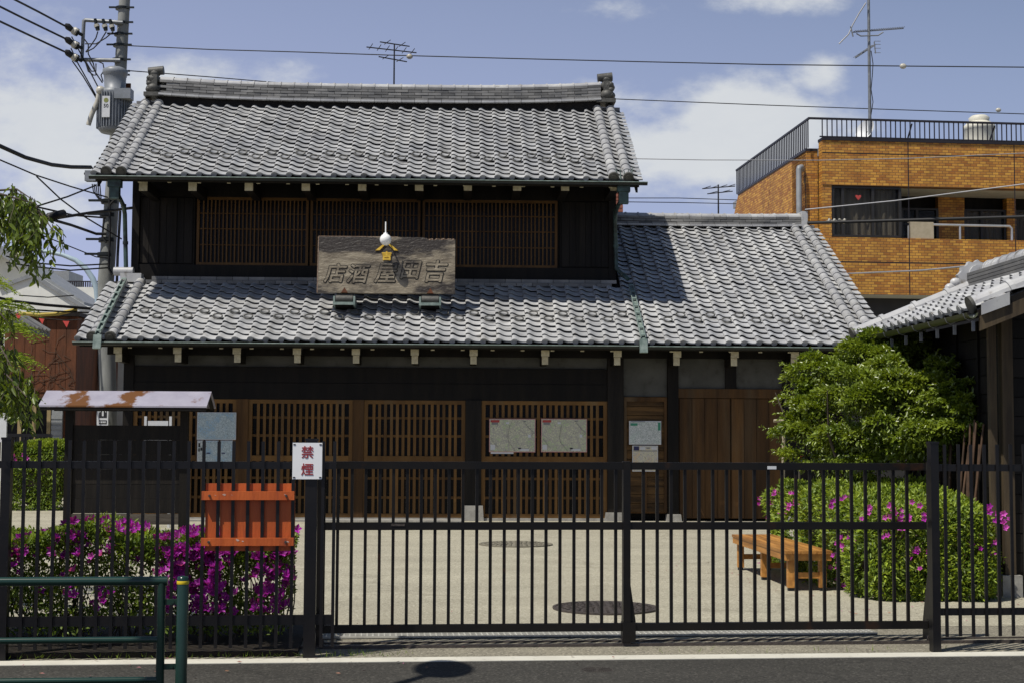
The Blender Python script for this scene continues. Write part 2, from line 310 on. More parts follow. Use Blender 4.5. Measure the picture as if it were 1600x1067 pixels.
# ------------------------------------------------------------ setting: ground, road, yard
def speck_mat(name, c1, c2, dark, light, rough=.9, spec=.2, big=.5, cracks=0):
    m = mat(name, c1, c2, scale=big, rough=rough, spec=spec, bump=.35, bscale=140, detail=8, contrast=(.3,.7)); nt = m.node_tree; N = nt.nodes.new; L = nt.links.new
    b = nt.nodes['Principled BSDF']; src = b.inputs['Base Color'].links[0].from_socket
    geo = N('ShaderNodeNewGeometry')
    vz = N('ShaderNodeTexVoronoi'); vz.inputs['Scale'].default_value = 75; L(geo.outputs['Position'], vz.inputs['Vector'])
    hs = N('ShaderNodeSeparateColor'); L(vz.outputs['Color'], hs.inputs[0])
    r1 = N('ShaderNodeMapRange'); L(hs.outputs[0], r1.inputs[0]); r1.inputs[1].default_value = .72; r1.inputs[2].default_value = .95
    a = N('ShaderNodeMix'); a.data_type = 'RGBA'; L(r1.outputs[0], a.inputs[0]); L(src, a.inputs['A']); a.inputs['B'].default_value = (*dark, 1)
    r2 = N('ShaderNodeMapRange'); L(hs.outputs[1], r2.inputs[0]); r2.inputs[1].default_value = .75; r2.inputs[2].default_value = .98
    c = N('ShaderNodeMix'); c.data_type = 'RGBA'; L(r2.outputs[0], c.inputs[0]); L(a.outputs['Result'], c.inputs['A']); c.inputs['B'].default_value = (*light, 1)
    # wide, long wear patches
    mp = N('ShaderNodeMapping'); mp.inputs['Scale'].default_value = (.35, 1, 1); L(geo.outputs['Position'], mp.inputs[0])
    nz = N('ShaderNodeTexNoise'); nz.inputs['Scale'].default_value = 1.3; nz.inputs['Detail'].default_value = 7; nz.inputs['Roughness'].default_value = .65; L(mp.outputs[0], nz.inputs['Vector'])
    r3 = N('ShaderNodeMapRange'); L(nz.outputs['Fac'], r3.inputs[0]); r3.inputs[1].default_value = .3; r3.inputs[2].default_value = .7; r3.inputs[3].default_value = .84; r3.inputs[4].default_value = 1.1
    h = N('ShaderNodeHueSaturation'); L(c.outputs['Result'], h.inputs['Color']); L(r3.outputs[0], h.inputs['Value'])
    col = h.outputs[0]
    if cracks:
        wz = N('ShaderNodeTexNoise'); wz.inputs['Scale'].default_value = 1.7; wz.inputs['Detail'].default_value = 8; L(geo.outputs['Position'], wz.inputs['Vector'])
        va = N('ShaderNodeVectorMath'); va.operation = 'MULTIPLY_ADD'; L(wz.outputs['Color'], va.inputs[0]); va.inputs[1].default_value = (.9,.9,.9); L(geo.outputs['Position'], va.inputs[2])
        ve = N('ShaderNodeTexVoronoi'); ve.feature = 'DISTANCE_TO_EDGE'; ve.inputs['Scale'].default_value = cracks; L(va.outputs[0], ve.inputs['Vector'])
        le = N('ShaderNodeMapRange'); L(ve.outputs['Distance'], le.inputs[0]); le.inputs[1].default_value = 0; le.inputs[2].default_value = .010; le.inputs[3].default_value = .62; le.inputs[4].default_value = 0
        sz = N('ShaderNodeTexNoise'); sz.inputs['Scale'].default_value = .55; sz.inputs['Detail'].default_value = 5; L(geo.outputs['Position'], sz.inputs['Vector'])
        sr = N('ShaderNodeMapRange'); L(sz.outputs['Fac'], sr.inputs[0]); sr.inputs[1].default_value = .52; sr.inputs[2].default_value = .68; sr.inputs[3].default_value = 0; sr.inputs[4].default_value = .30
        mxx = N('ShaderNodeMath'); mxx.operation = 'MAXIMUM'; L(le.outputs[0], mxx.inputs[0]); L(sr.outputs[0], mxx.inputs[1])
        cm = N('ShaderNodeMix'); cm.data_type = 'RGBA'; L(mxx.outputs[0], cm.inputs[0]); L(col, cm.inputs['A']); cm.inputs['B'].default_value = (*dark, 1); col = cm.outputs['Result']
    L(col, b.inputs['Base Color']); return m
M['asphalt'] = speck_mat('asphalt', (.052,.049,.043), (.042,.040,.035), (.026,.025,.022), (.088,.083,.072), cracks=.35)
M['yard'] = speck_mat('exposed_aggregate_concrete', (.375,.35,.265), (.335,.31,.235), (.22,.20,.15), (.50,.47,.37), cracks=.28)
M['strip'] = speck_mat('old_gate_strip_concrete', (.25,.23,.175), (.19,.175,.135), (.11,.10,.08), (.36,.33,.26), big=2.5)
M['kerbwhite'] = mat('worn_white_line', (.58,.56,.48), (.50,.48,.41), scale=3, rough=.8, c3=(.24,.23,.20), s3=14, t3=(.60,.74))
M['earth'] = mat('town_ground', (.20,.19,.16), (.16,.15,.13), scale=.3, rough=.95)

def sheet(name, frame, poly, z, m, thick=None, **kw):
    pts = [frame.wor((x, y, z)) for x, y in poly]
    mb = MB(); n = len(pts)
    if thick is None: mb.add(pts, [tuple(range(n))])
    else:
        lo_ = [Vector((p.x, p.y, p.z-thick)) for p in pts]
        mb.add(pts + lo_, [tuple(range(n)), tuple(range(n, 2*n))[::-1]] + [(i, n+i, n+(i+1) % n, (i+1) % n) for i in range(n)])
    o = mb.build(name, m); o['kind'] = 'structure'
    for k, v in kw.items(): o[k] = v
    return o
sheet('ground', Frame((0,0,0), 0), [(-900,-900),(900,-900),(900,900),(-900,900)], -.08, M['earth'])
sheet('road', SF, [(-60,-9),(60,-9),(60,-.66),(-60,-.66)], 0.0, M['asphalt'])
sheet('kerb_line', SF, [(-60,-.66),(60,-.66),(60,-.47),(-60,-.47)], 0.0045, M['kerbwhite'], thick=.05)
sheet('gate_strip', SF, [(-60,-.47),(60,-.47),(60,.95),(-60,.95)], 0.0, M['strip'])
sheet('yard', SF, [(-60,.95),(60,.95),(60,60),(-60,60)], 0.002, M['yard'])
sheet('hedge_bed', SF, [(-9,-.36),(-.62,-.36),(-.62,1.35),(-9,1.35)], 0.035, M['soil'], thick=.05)

# ------------------------------------------------------------ the old shop house
H = thing('old_shop_house', 'two storey dark timber merchant house with grey tiled roofs behind the gate', 'house', HF.o, HOUSE_ANG)
def hx(px, py, ly=0.0): return HF.onY(px, py, ly).x
def hz(px, py, ly=0.0): return HF.onY(px, py, ly).z
SLU, SLL = .64, .54                              # roof slopes, upper and lower
TW, TEU, TEL = .2745, .205, .232                 # tile width and exposed lengths
def slp(z0): return SLU if z0 > 5 else SLL
def run_(z0): return 1/math.sqrt(1+slp(z0)**2)
def rang(z0): return math.atan(slp(z0))
def te(z0): return TEU if z0 > 5 else TEL
PROF = [(0,.040),(.05,.050),(.12,.056),(.20,.053),(.29,.042),(.40,.024),(.52,.010),(.66,.002),(.84,.000),(1.0,.004)]
def tile_mb(TE, eave=False):
    # one S-shaped tile: hump on its left edge, long trough to the right, a hollow under its lower edge
    mb = MB(); L_ = TE+.05; n = len(PROF); lift = .040
    def row(y, dz): return [(u*TW*(1.0 if u > 0 else 1), y, h+dz) for u, h in PROF]
    up = lift*(1-L_/TE*.85)
    top, bk = row(0, lift), row(L_, up)
    mb.add(top+bk, [(i, i+1, n+i+1, n+i) for i in range(n-1)], 0, True)
    t = .009 if not eave else .026
    lip, und = row(.001, lift-t), row(.075 if not eave else .02, lift-t-.006)
    mb.add(top+lip, [(i, n+i, n+i+1, i+1) for i in range(n-1)], 0, False)
    mb.add(lip+und, [(i, n+i, n+i+1, i+1) for i in range(n-1)], 0, False)
    x, y, z = top[0]; x2, y2, z2 = bk[0]
    mb.add([(x, 0, z), (x, L_, z2), (x, L_, z2-.04), (x, 0, z-.04)], [(0,1,2,3)])
    if eave:                                         # round stopper under the hump
        c = Vector((TW*.12, -.006, .040)); ring = [c + Vector((.055*math.cos(a), 0, .050*math.sin(a))) for a in [2*math.pi*k/10 for k in range(10)]]
        mb.add(ring + [q + Vector((0, .03, 0)) for q in ring], [tuple(range(10))] + [(k, 10+k, 10+(k+1) % 10, (k+1) % 10) for k in range(10)])
        d1, d2 = row(.002, .012), row(.002, -.018)
    return mb
TILES = {t: (tile_mb(t).mesh('roof_tile', M['tile']), tile_mb(t, True).mesh('eave_tile', M['tile'])) for t in (TEU, TEL)}
T_PLAIN, T_EAVE = TILES[TEL]
guard = MB(); gr = []
for k in range(15):
    a = 2*math.pi*k/14; gr.append((.085*math.cos(a), .0 , .05*math.sin(a)+.05) )
guard.tube([Vector((p[0], 0.02*math.sin(i*.45), p[2])) for i, p in enumerate(gr)], .013, 5, caps=False)
T_GUARD = guard.mesh('snow_guard', M['oni'])
def on_roof(x, s, ly0, z0, lift=0.0):
    S, RUN = slp(z0), run_(z0); return Vector((x, ly0 + s*RUN - lift*S*RUN, z0 + s*S*RUN + lift*RUN))
tile_count = [0]
def tile_field(roof, xl, ncol, rows_of, ly0, z0, single_rows, guards=()):
    rest = MB(); TE, RANG = te(z0), rang(z0)
    for i in range(ncol):
        for j in range(rows_of(i)):
            p = on_roof(xl + i*TW, j*TE, ly0, z0); jit = random.uniform(-.006, .006)
            me = TILES[TE][1 if j == 0 else 0]
            if j < single_rows and tile_count[0] < 300:
                tile_count[0] += 1
                put(me, 'tile', roof, p + Vector((0, 0, jit)), rot=(RANG+random.uniform(-.018,.018), random.uniform(-.016,.016), random.gauss(0,.012)))
            else:
                rot = Matrix.Rotation(RANG+random.uniform(-.012,.012), 3, 'X') @ Matrix.Rotation(random.uniform(-.016,.016), 3, 'Y') @ Matrix.Rotation(random.gauss(0,.012), 3, 'Z')
                rest.add([rot @ v.co + p + Vector((0,0,jit)) for v in me.vertices], [tuple(f.vertices) for f in me.polygons], 0, False)
                k0 = len(rest.sm) - len(me.polygons)
                for k, f in enumerate(me.polygons): rest.sm[k0+k] = f.use_smooth
    if rest.v: rest.build('tile_covering', M['tile'], roof, kind='stuff')
    for (i, j) in guards:
        put(T_GUARD, 'snow_guard', roof, on_roof(xl + (i+.55)*TW, (j+.85)*TE, ly0, z0, .038), rot=(RANG-.75, 0, random.uniform(-.15,.15)))
def slope_slab(x0, x1, ly0, z0, ly1, t=.11):
    y1 = ly1; za = z0; zb = z0 + (ly1-ly0)*slp(z0)
    mb = MB(); mb.prism([(ly0, za-.005), (y1, zb-.005), (y1, zb-t), (ly0+.03, za-t)], 'x', x0, x1); return mb
# barrel cap tile, half round, with a thick lower rim
cp = MB(); n = 9
def arc(r, y, dz=0): return [(r*math.cos(math.pi*k/(n-1)), y, r*.95*math.sin(math.pi*k/(n-1))+dz) for k in range(n)]
rows = [arc(.098, 0), arc(.098, .03), arc(.088, .031), arc(.082, .29)]
cp.add([p for r_ in rows for p in r_], [(a*n+k, a*n+k+1, (a+1)*n+k+1, (a+1)*n+k) for a in range(3) for k in range(n-1)], 0, True)
cp.add(arc(.098, 0) + [(0, 0, 0)], [(k, k+1, n) for k in range(n-1)])
T_CAP = cp.mesh('cap_tile', M['cap'])
ce = MB(); ce.cyl((0, -.03, .02), (0, .02, .02), .10, .10, 14); ce.cyl((0, -.045, .02), (0, -.03, .02), .06, .06, 10)
T_CAPEND = ce.mesh('cap_end', M['oni'])
def cap_run(roof, x, s0, s1, ly0, z0):
    k = int((s1-s0)/.265); RANG = rang(z0)
    for i in range(k+1):
        put(T_CAP, 'cap_tile', roof, on_roof(x, s0+i*.265, ly0, z0, .055), rot=(RANG-.03, random.uniform(-.02,.02), 0))
    put(T_CAPEND, 'cap_end', roof, on_roof(x, s0, ly0, z0, .06), rot=(RANG, 0, 0))

def noshi_mesh(L_, d, h):
    mb = MB(); mb.box(.004, L_-.004, -d, d, .004, h-.006); return mb.mesh('ridge_tile', M['noshi'])
# ---- main roof
LE0, LEZ = -1.0, 3.19            # lower eave
UE0, UEZ = -.10, 6.285            # upper eave
UXL, UCOL = -7.755, 37; UXR = UXL + UCOL*TW
LXL, LCOL = -7.74, 53; LXR = LXL + LCOL*TW
URID = 3.14; WRID = 4.40
roofU = slope_slab(UXL+.06, UXR-.06, UE0+.02, UEZ, URID).build('roof', M['dark_wood'], H, label='upper storey tiled roof')
nU = int((URID-UE0)/run_(UEZ)/TEU)
tile_field(roofU, UXL, UCOL, lambda i: nU, UE0, UEZ, 0, [(i, 3+(i % 2)) for i in range(3, UCOL-3)])
roofL = slope_slab(LXL+.06, LXR-.06, LE0+.02, LEZ, 1.42).build('roof', M['dark_wood'], H, label='lower tiled roof running on over the side wing')
nL = int(2.34/run_(LEZ)/TEL); nW = int((WRID-LE0)/run_(LEZ)/TEL)
tile_field(roofL, LXL, LCOL, lambda i: nW if LXL + i*TW > 2.0 else nL, LE0, LEZ, 6, [(i, 3+(i % 2)) for i in range(3, LCOL-3) if abs(LXL+i*TW-2.2) > .25])
wing = MB(); wing.prism([(1.40, LEZ+2.40*SLL-.005), (WRID, LEZ+(WRID-LE0)*SLL-.005), (WRID, LEZ+(WRID-LE0)*SLL-.11), (1.40, LEZ+2.40*SLL-.11)], 'x', 2.03, LXR-.06)
wing.build('roof_deck', M['dark_wood'], roofL)
for x in (UXL+TW, UXL+2*TW, UXR-TW, UXR-2*TW): cap_run(roofU, x, -.01, (URID-UE0)/run_(UEZ)-.1, UE0, UEZ)
for x in (LXL+TW*1.1, LXL+2.25*TW): cap_run(roofL, x, -.01, 2.45, LE0, LEZ)
for x in (LXR-TW, LXR-2*TW): cap_run(roofL, x, -.01, (WRID-LE0)/run_(LEZ)-.1, LE0, LEZ)
# back slopes, out of sight of the street
bk = MB()
for (x0, x1, yr, zr, y0) in ((UXL+.06, UXR-.06, URID, UEZ+(URID-UE0)*SLU, 6.35), (LXL+.06, LXR-.06, WRID, LEZ+(WRID-LE0)*SLL, 9.7)):
    S = SLU if zr > 7 else SLL; bk.prism([(yr, zr+.05), (y0, zr-(y0-yr)*S+.05), (y0, zr-(y0-yr)*S-.07), (yr, zr-.07)], 'x', x0 if zr > 7 else 2.1, x1)
bk.build('roof_back', M['noshi'], H)
# ---- ridges
def ridge(roof, x0, x1, y, zb, courses, rise, tl=.275):
    n = round((x1-x0)/tl); tl = (x1-x0)/n
    def lift(x): t = (2*(x-x0)/(x1-x0)-1); return rise*t*t*abs(t)
    base = noshi_mesh(tl, .27, .05); cm = noshi_mesh(tl, .17, .058)
    base.materials[0] = M['cap']
    core = MB(); core.box(x0+.02, x1-.02, y-.15, y+.15, zb-.12, zb+.05+.058*courses); core.build('ridge_core', M['dark_wood'], roof)
    for i in range(n):
        x = x0 + i*tl
        put(base, 'ridge_base_tile', roof, (x, y, zb+lift(x+tl/2)), rot=(0, -math.atan((lift(x+tl)-lift(x))/tl), 0))
    for c in range(courses):
        off = (c % 2)*tl/2
        for i in range(n):
            x = x0 + i*tl + off
            if x + tl > x1 + .02: x = x1 - tl
            put(cm, 'ridge_tile', roof, (x, y+random.uniform(-.006,.006), zb+.052+c*.058+lift(x+tl/2)+random.uniform(-.003,.003)), rot=(0, -math.atan((lift(x+tl)-lift(x))/tl), 0))
    top = MB(); r = .115
    rg = [[(xx, r*math.cos(math.pi*k/8)*rr, r*.8*math.sin(math.pi*k/8)*rr) for k in range(9)] for xx, rr in ((0, 1.0), (tl-.035, 1.0), (tl-.034, 1.14), (tl, 1.14))]
    top.add([p for q in rg for p in q], [(a*9+k, a*9+k+1, (a+1)*9+k+1, (a+1)*9+k) for a in range(3) for k in range(8)], 0, False)
    tm = top.mesh('ridge_cap', M['cap'])
    for i in range(n):
        x = x0 + i*tl
        put(tm, 'ridge_cap', roof, (x, y, zb+.05+courses*.058+lift(x+tl/2)), rot=(0, -math.atan((lift(x+tl)-lift(x))/tl), 0))
ridge(roofU, -7.2, 1.93, URID, 8.40, 5, .10)
ridge(roofL, 2.08, 6.42, WRID, 6.07, 3, .02)
def ornament(roof, x, y, z, sgn, sc_=1.0):
    mb = MB()
    mb.box(-.2*sc_, .2*sc_, -.26*sc_, .26*sc_, -.03, .05)
    mb.box(-.05*sc_, .06*sc_, -.22*sc_, .22*sc_, .05, .42*sc_)
    for (yy, zz, ry, rz, rx) in ((-.12,.14,.16,.12,.15), (.12,.14,.16,.12,.15), (0,.16,.14,.12,.19), (-.10,.34,.13,.11,.14), (.10,.34,.13,.11,.14), (0,.33,.12,.11,.18), (0,.49,.10,.09,.12)):
        mb.ball((sgn*.03*sc_, yy*sc_, zz*sc_), rx*sc_, ry*sc_, rz*sc_, 12, 8)
    for s_ in (-1, 1):
        for k in range(3): mb.ball((sgn*.10*sc_, s_*(.20-.02*k)*sc_, (.12+.12*k)*sc_), .07*sc_, .06*sc_, .055*sc_, 8, 6)
    mb.cyl((-.16*sc_, 0, .53*sc_), (.15*sc_, 0, .56*sc_), .085*sc_, .095*sc_, 12)
    mb.build('ridge_ornament', M['oni'], roof, (x, y, z))
ornament(roofU, -7.30, URID, 8.50, -1); ornament(roofU, 2.03, URID, 8.50, 1)
wo = MB(); wo.box(-.06, .07, -.22, .22, -.05, .36); wo.ball((.03, 0, .26), .10, .16, .12); wo.build('ridge_ornament', M['cap'], roofL, (6.48, WRID, 6.07))
# stone-like flashing courses where lower roof meets the upper wall
fl = noshi_mesh(.31, .10, .075)
for c in range(2):
    for i in range(29):
        put(fl, 'flashing_tile', roofL, (-7.02 + i*.31 + (c % 2)*.1, 1.32 + c*.07, 4.43+c*.075), rot=(0, 0, 0))
fc = MB(); fc.box(-7.5, -7.1, 1.2, 1.5, 4.45, 4.62); fc.cyl((-7.64, 1.3, 4.66), (-7.27, 1.3, 4.66), .085, .085, 12); fc.build('verge_cap', M['cap'], roofL)
# gutters
def gutter(x0, x1, y, z):
    mb = MB(); r = .055; k = 7
    def prof(rr): return [(y - rr*math.cos(math.pi*i/(k-1)), z - rr*math.sin(math.pi*i/(k-1))) for i in range(k)]
    A, B = prof(r), prof(r-.008)
    vs = [(x, *p) for x in (x0, x1) for p in A] ; mb.add(vs, [(i, i+1, k+i+1, k+i) for i in range(k-1)], 0, True)
    vs = [(x, *p) for x in (x0, x1) for p in B] ; mb.add(vs, [(i, i+1, k+i+1, k+i) for i in range(k-1)], 0, True)
    mb.cyl((x0, y-r, z), (x1, y-r, z), .010, .010, 6, mi=1)
    mb.build('gutter', [M['gutter'], M['patina']], H)
gutter(UXL-.03, UXR+.08, UE0-.05, UEZ-.035)
gutter(LXL-.03, 2.20, LE0-.05, LEZ-.035); gutter(2.22, LXR, LE0-.05, LEZ-.04)
# downpipes with funnels, and the open channels that carry the water down the lower roof
def downpipe(pts, r, fx, fy, fz):
    mb = MB(); mb.tube(pts, r, 10); mb.box(fx-.12, fx+.12, fy-.08, fy+.10, fz-.20, fz-.02); mb.box(fx-.15, fx+.15, fy-.10, fy+.12, fz-.03, fz+.01)
    mb.box(fx-.09, fx+.09, fy-.06, fy+.08, fz-.42, fz-.19)
    for p in pts[2:-1:2]: mb.cyl(Vector(p)+Vector((0,0,.03)), Vector(p)-Vector((0,0,.03)), r*1.25, r*1.25, 10)
    o = mb.build('downpipe', M['copper'], H); return o
pa = [HF.onY(180, 285, .0), HF.onY(182, 300, .06), HF.onY(193, 322, 1.12), HF.onY(195, 335, 1.3), HF.onY(196, 380, 1.3), HF.onY(197, 428, 1.3), HF.onY(196, 444, 1.2)]
downpipe(pa, .042, pa[0].x, -.02, 6.27)
pb = [HF.onY(974, 290, .0), HF.onY(974, 306, .06), HF.onY(962, 330, 1.12), HF.onY(961, 345, 1.32), HF.onY(962, 385, 1.32), HF.onY(963, 420, 1.32), HF.onY(972, 429, 1.25), HF.onY(982, 437, 1.15)]
d2 = downpipe(pb, .042, pb[0].x, -.02, 6.29)
orn = MB()
for k in range(5): orn.cyl((pb[0].x-.12+.06*k, -.12, 6.31), (pb[0].x-.16+.08*k, -.14, 6.47+.03*abs(k-2)), .02, .008, 6)
orn.build('funnel_crest', M['patina'], d2)
def channel(x0, s0, x1, s1, ly0, z0):
    mb = MB()
    for s_ in (-.05, .05): mb.bar(on_roof(x0+s_*.8, s0, ly0, z0, .15), on_roof(x1+s_*.8, s1, ly0, z0, .15), .014, .05)
    mb.bar(on_roof(x0, s0, ly0, z0, .125), on_roof(x1, s1, ly0, z0, .125), .075, .010)
    for k in range(8):
        t = (k+.1)/7.4; x = x0+(x1-x0)*t; s_ = s0+(s1-s0)*t
        mb.bar(on_roof(x, s_-.035, ly0, z0, .175), on_roof(x, s_+.035, ly0, z0, .175), .085, .012)
    mb.bar(on_roof(x1, s1, ly0, z0, .13), on_roof(x1, s1, ly0, z0, .13)+Vector((0,-.05,-.24)), .14, .05)
    mb.build('rain_channel', M['patina'], H)
channel(pa[-1].x+.0, 2.46, hx(157, 524, -1)-.02, -.06, LE0, LEZ)
channel(hx(985, 445, 1.1), 2.38, hx(1004, 538, -1), -.06, LE0, LEZ)

# ---- upper storey walls
UX0, UX1, UY = -7.31, 2.035, 1.45
w = MB(); w.box(UX0+.03, UX1-.03, UY+.12, 5.3, 4.2, 7.0)
w.prism([(UY+.2, 6.9), (URID, UEZ+(URID-UE0)*SLU-.1), (5.0, 6.9)], 'x', UX0+.06, UX1-.06)
w.build('wall', M['dark_board'], H)
for (xa, xb) in ((UX0-.04, UX0+.10), (UX1-.10, UX1+.04)): b = MB(); b.box(xa, xb, UY-.02, UY+.16, 4.47, 6.76); b.build('corner_post', M['dark_wood'], H)
b = MB(); b.box(UX0+.1, UX1-.1, UY, UY+.12, 6.152, 6.76); b.box(UX0+.1, UX1-.1, UY, UY+.13, 4.47, 4.823); b.build('beam', M['dark_wood'], H)
def boards(x0, x1, z0, z1, y, n, m, parent, horiz=False, gap=.006, t=.03, name='plank'):
    for i in range(n):
        mb = MB()
        if horiz: h = (z1-z0)/n; mb.box(0, x1-x0, 0, t, gap/2, h-gap/2); loc = (x0, y+random.uniform(0,.006), z0+i*h)
        else: h = (x1-x0)/n; mb.box(gap/2, h-gap/2, 0, t, 0, z1-z0); loc = (x0+i*h, y+random.uniform(0,.006), z0)
        if i == 0: me = mb.mesh(name, m)
        put(me, name, parent, loc)
def panel(name, parent=None): 
    o = bpy.data.objects.new(name, None); COL.objects.link(o); o.parent = parent; return o
for (a, b_) in ((218, 300), (878, 952)):
    x0, x1 = hx(a, 380, UY), hx(b_, 380, UY)
    fr = MB(); fr.box(x0-.04, x1+.04, UY+.07, UY+.12, 4.823, 6.152); pnl = fr.build('board_panel', M['dark_wood'], H)
    boards(x0, x1, 4.855, 6.13, UY+.035, 6, M['dark_board'], pnl)
    bt = MB()
    for k in (1, 2): x = x0+(x1-x0)*k/3; bt.box(x-.03, x+.03, UY+.012, UY+.034, 4.855, 6.13)
    bt.build('batten', M['dark_wood'], pnl)
def lattice(name, x0, x1, z0, z1, y, pitch, sw, sd, rails, m, stile, glass=True):
    fr = MB(); st = stile
    fr.box(x0, x0+st, y, y+.05, z0, z1); fr.box(x1-st, x1, y, y+.05, z0, z1); fr.box(x0+st, x1-st, y, y+.05, z1-st, z1); fr.box(x0+st, x1-st, y, y+.05, z0, z0+st)
    o = fr.build(name, m, H)
    n = max(2, round((x1-x0-2*st)/pitch)); p = (x1-x0-2*st)/n
    sb = MB(); sb.box(-sw/2, sw/2, 0, sd, 0, z1-z0-2*st); sm = sb.mesh('slat', m)
    for i in range(1, n): put(sm, 'slat', o, (x0+st+i*p+random.uniform(-.003,.003), y+.010, z0+st))
    for (zr, hr) in rails:
        rb = MB(); rb.box(x0+st, x1-st, y+.010+sd-.004, y+.010+sd+.018, zr-hr/2, zr+hr/2) if hr < .06 else rb.box(x0+st, x1-st, y-.004, y+.045, zr-hr/2, zr+hr/2)
        rb.build('rail', m, o)
    gb = MB(); gb.box(x0+.01, x1-.01, y+.065, y+.072, z0+.01, z1-.01); gb.build('pane', M['glass_dark'], o)
for (a, b_) in ((307, 481.5), (484.5, 656.5), (660, 871)):
    lattice('window', hx(a, 360, UY), hx(b_, 360, UY), 4.823, 6.152, UY+.02, .077, .026, .03, [(hz(600, y_, UY), .022) for y_ in (336, 360, 385)], M['brown_dark'], .05)

# ---- lower storey
LX0, LX1 = -7.05, 6.32
w = MB(); w.box(LX0+.03, LX1-.03, .30, 8.6, 0.02, 3.14); w.box(LX0+.05, LX1-.05, .12, .30, 2.2, 3.14)
for (xa, xb) in ((LX0+.05, UX0+.2), (UX1+.05, LX1-.05)):
    w.prism([(.1, 3.1), (WRID, LEZ+(WRID-LE0)*SLL-.16), (8.6, 3.1)], 'x', xa, xb) if xa > 0 else w.prism([(.1, 3.1), (1.5, 4.2), (5.3, 4.2), (8.6, 3.1)], 'x', xa, xb)
w.build('wall', M['dark_board'], H)
def post(x0, x1, z0, z1, m='dark_wood', y=-.03, name='post', d=.2):
    mb = MB(); mb.box(x0, x1, y, y+d, z0, z1); return mb.build(name, M[m], H)
post(LX0-.06, LX0+.12, .06, 3.12); post(hx(727,700), hx(752,700), .28, 2.2, 'dark_board', -.05); post(hx(949,700), hx(974,700), .06, 3.12, 'dark_board', -.05)
post(hx(1043,700), hx(1060,700), .12, 3.12); post(LX1-.2, LX1, .06, 3.10); post(hx(1133,570), hx(1150,570), 2.44, 3.12)
post(5.02, 5.18, .06, 3.12)
for (x0, x1, zt) in ((-.92,-.52,.28), (1.70,2.10,.16), (2.84,3.12,.13), (-7.16,-6.9,.12), (5.0,5.2,.1)):
    mb = MB(); mb.prism([(x0,0),(x1,0),(x1-.02,zt),(x0+.02,zt)], 'y', -.12, .16); mb.build('base_stone', M['stone'], H)
mb = MB(); mb.box(LX0+.12, 2.05, -.01, .14, 2.2, 2.50); mb.box(LX0+.12, 2.05, .0, .12, 2.505, 2.79); mb.build('lintel', M['dark_wood'], H)
mb = MB(); mb.box(3.075, LX1-.2, -.015, .12, 2.27, 2.44); mb.build('lintel', M['brown_mid'], H)
pl = MB(); pl.box(LX0+.12, 1.75, .04, .11, 2.795, 3.13); pl.build('plaster_band', M['plaster'], H)
pl = MB(); pl.box(2.05, 2.865, .03, .11, 2.29, 3.13); pl.box(3.08, LX1-.2, .03, .11, 2.445, 3.13); pl.build('plaster_band', M['plaster'], H)
mb = MB(); mb.box(LX0+.12, 1.75, -.06, .25, .0, .05); mb.box(-6.9, -.9, -.45, -.06, 0, .03); mb.build('door_sill', M['stone'], H)
rl = [(1.87,.045), (1.54,.045), (1.125,.10), (.767,.045), (.417,.045)]
for (a, b_) in ((207,369), (387,551), (568,727), (752,949)):
    lattice('lattice_door', hx(a,700)+.004, hx(b_,700)-.004, .055, 2.195, .0, .110, .052, .035, rl, M['brown'], .07)
for (a, b_) in ((369,387), (551,568)): post(hx(a,700), hx(b_,700), .05, 2.2, 'brown_mid', -.02, 'door_post')
# plank panel with centre batten
fr = MB(); x0, x1 = hx(974,700)+.01, hx(1043,700)-.01; fr.box(x0, x1, .07, .12, .14, 2.29); pnl = fr.build('board_panel', M['brown_mid'], H)
boards(x0+.02, x1-.02, .16, 2.27, .02, 13, M['hboard'], pnl, True, .010, .04)
bt = MB(); xm = (x0+x1)/2; bt.box(xm-.025, xm+.025, -.005, .025, .16, 1.05); bt.box(x0, x0+.05, -.01, .02, .16, 2.28); bt.box(x1-.05, x1, -.01, .02, .16, 2.28); bt.box(x0+.05, x1-.05, -.008, .02, 2.20, 2.28); bt.build('batten', M['brown_mid'], pnl)
for (xa, xb) in ((3.085, 4.05), (4.06, 5.015)):
    fr = MB(); fr.box(xa, xb, .05, .09, .05, 2.265); dr = fr.build('plank_door', M['brown_mid'], H)
    boards(xa+.01, xb-.01, .06, 2.26, .015 if xa < 4 else .03, 4, M['brown_mid'], dr, False, .008, .03)
# eaves: rafters and bracket ends with cream painted tips
def rafter_mesh(w_, h_, L_, SL):
    mb = MB(); mb.prism([(0, 0), (L_, L_*SL), (L_, L_*SL-h_), (0, -h_)], 'x', -w_/2, w_/2); mb.box(-w_/2-.002, w_/2+.002, -.012, 0, -h_-.002, .002, 1)
    return mb.mesh('rafter', [M['dark_wood'], M['cream']])
RM = rafter_mesh(.062, .075, 1.25, SLU); RML = rafter_mesh(.062, .075, 1.05, SLL)
def bracket_mesh(w_, h_, L_):
    mb = MB(); mb.box(-w_/2, w_/2, 0, L_, -h_, 0); mb.box(-w_/2-.002, w_/2+.002, -.012, 0, -h_-.002, .002, 1); return mb.mesh('bracket', [M['dark_wood'], M['cream']])
x = -7.45
while x < UXR-.1: put(RM, 'rafter', H, (x, UE0+.12, UEZ-.115+.12*SLU)); x += .545
BM = bracket_mesh(.15, .20, 1.15)
for px in (222, 299, 387, 476, 564, 653, 729, 806, 881, 958): put(BM, 'bracket', H, (hx(px+2, 290, .30), .30, hz(px, 282, .30)))
x = -7.35
while x < LXR-.1: put(RML, 'rafter', H, (x, LE0+.12, LEZ-.115+.12*SLL)); x += .535
BT = bracket_mesh(.14, .13, .85); BB = bracket_mesh(.11, .14, .70)
for px in (184, 277, 370, 464, 556, 648, 740, 852, 965, 1058, 1148, 1242):
    x = hx(px, 555, -.70); put(BT, 'bracket', H, (x, -.70, 3.115)); put(BB, 'bracket', H, (x, -.62, 2.98))
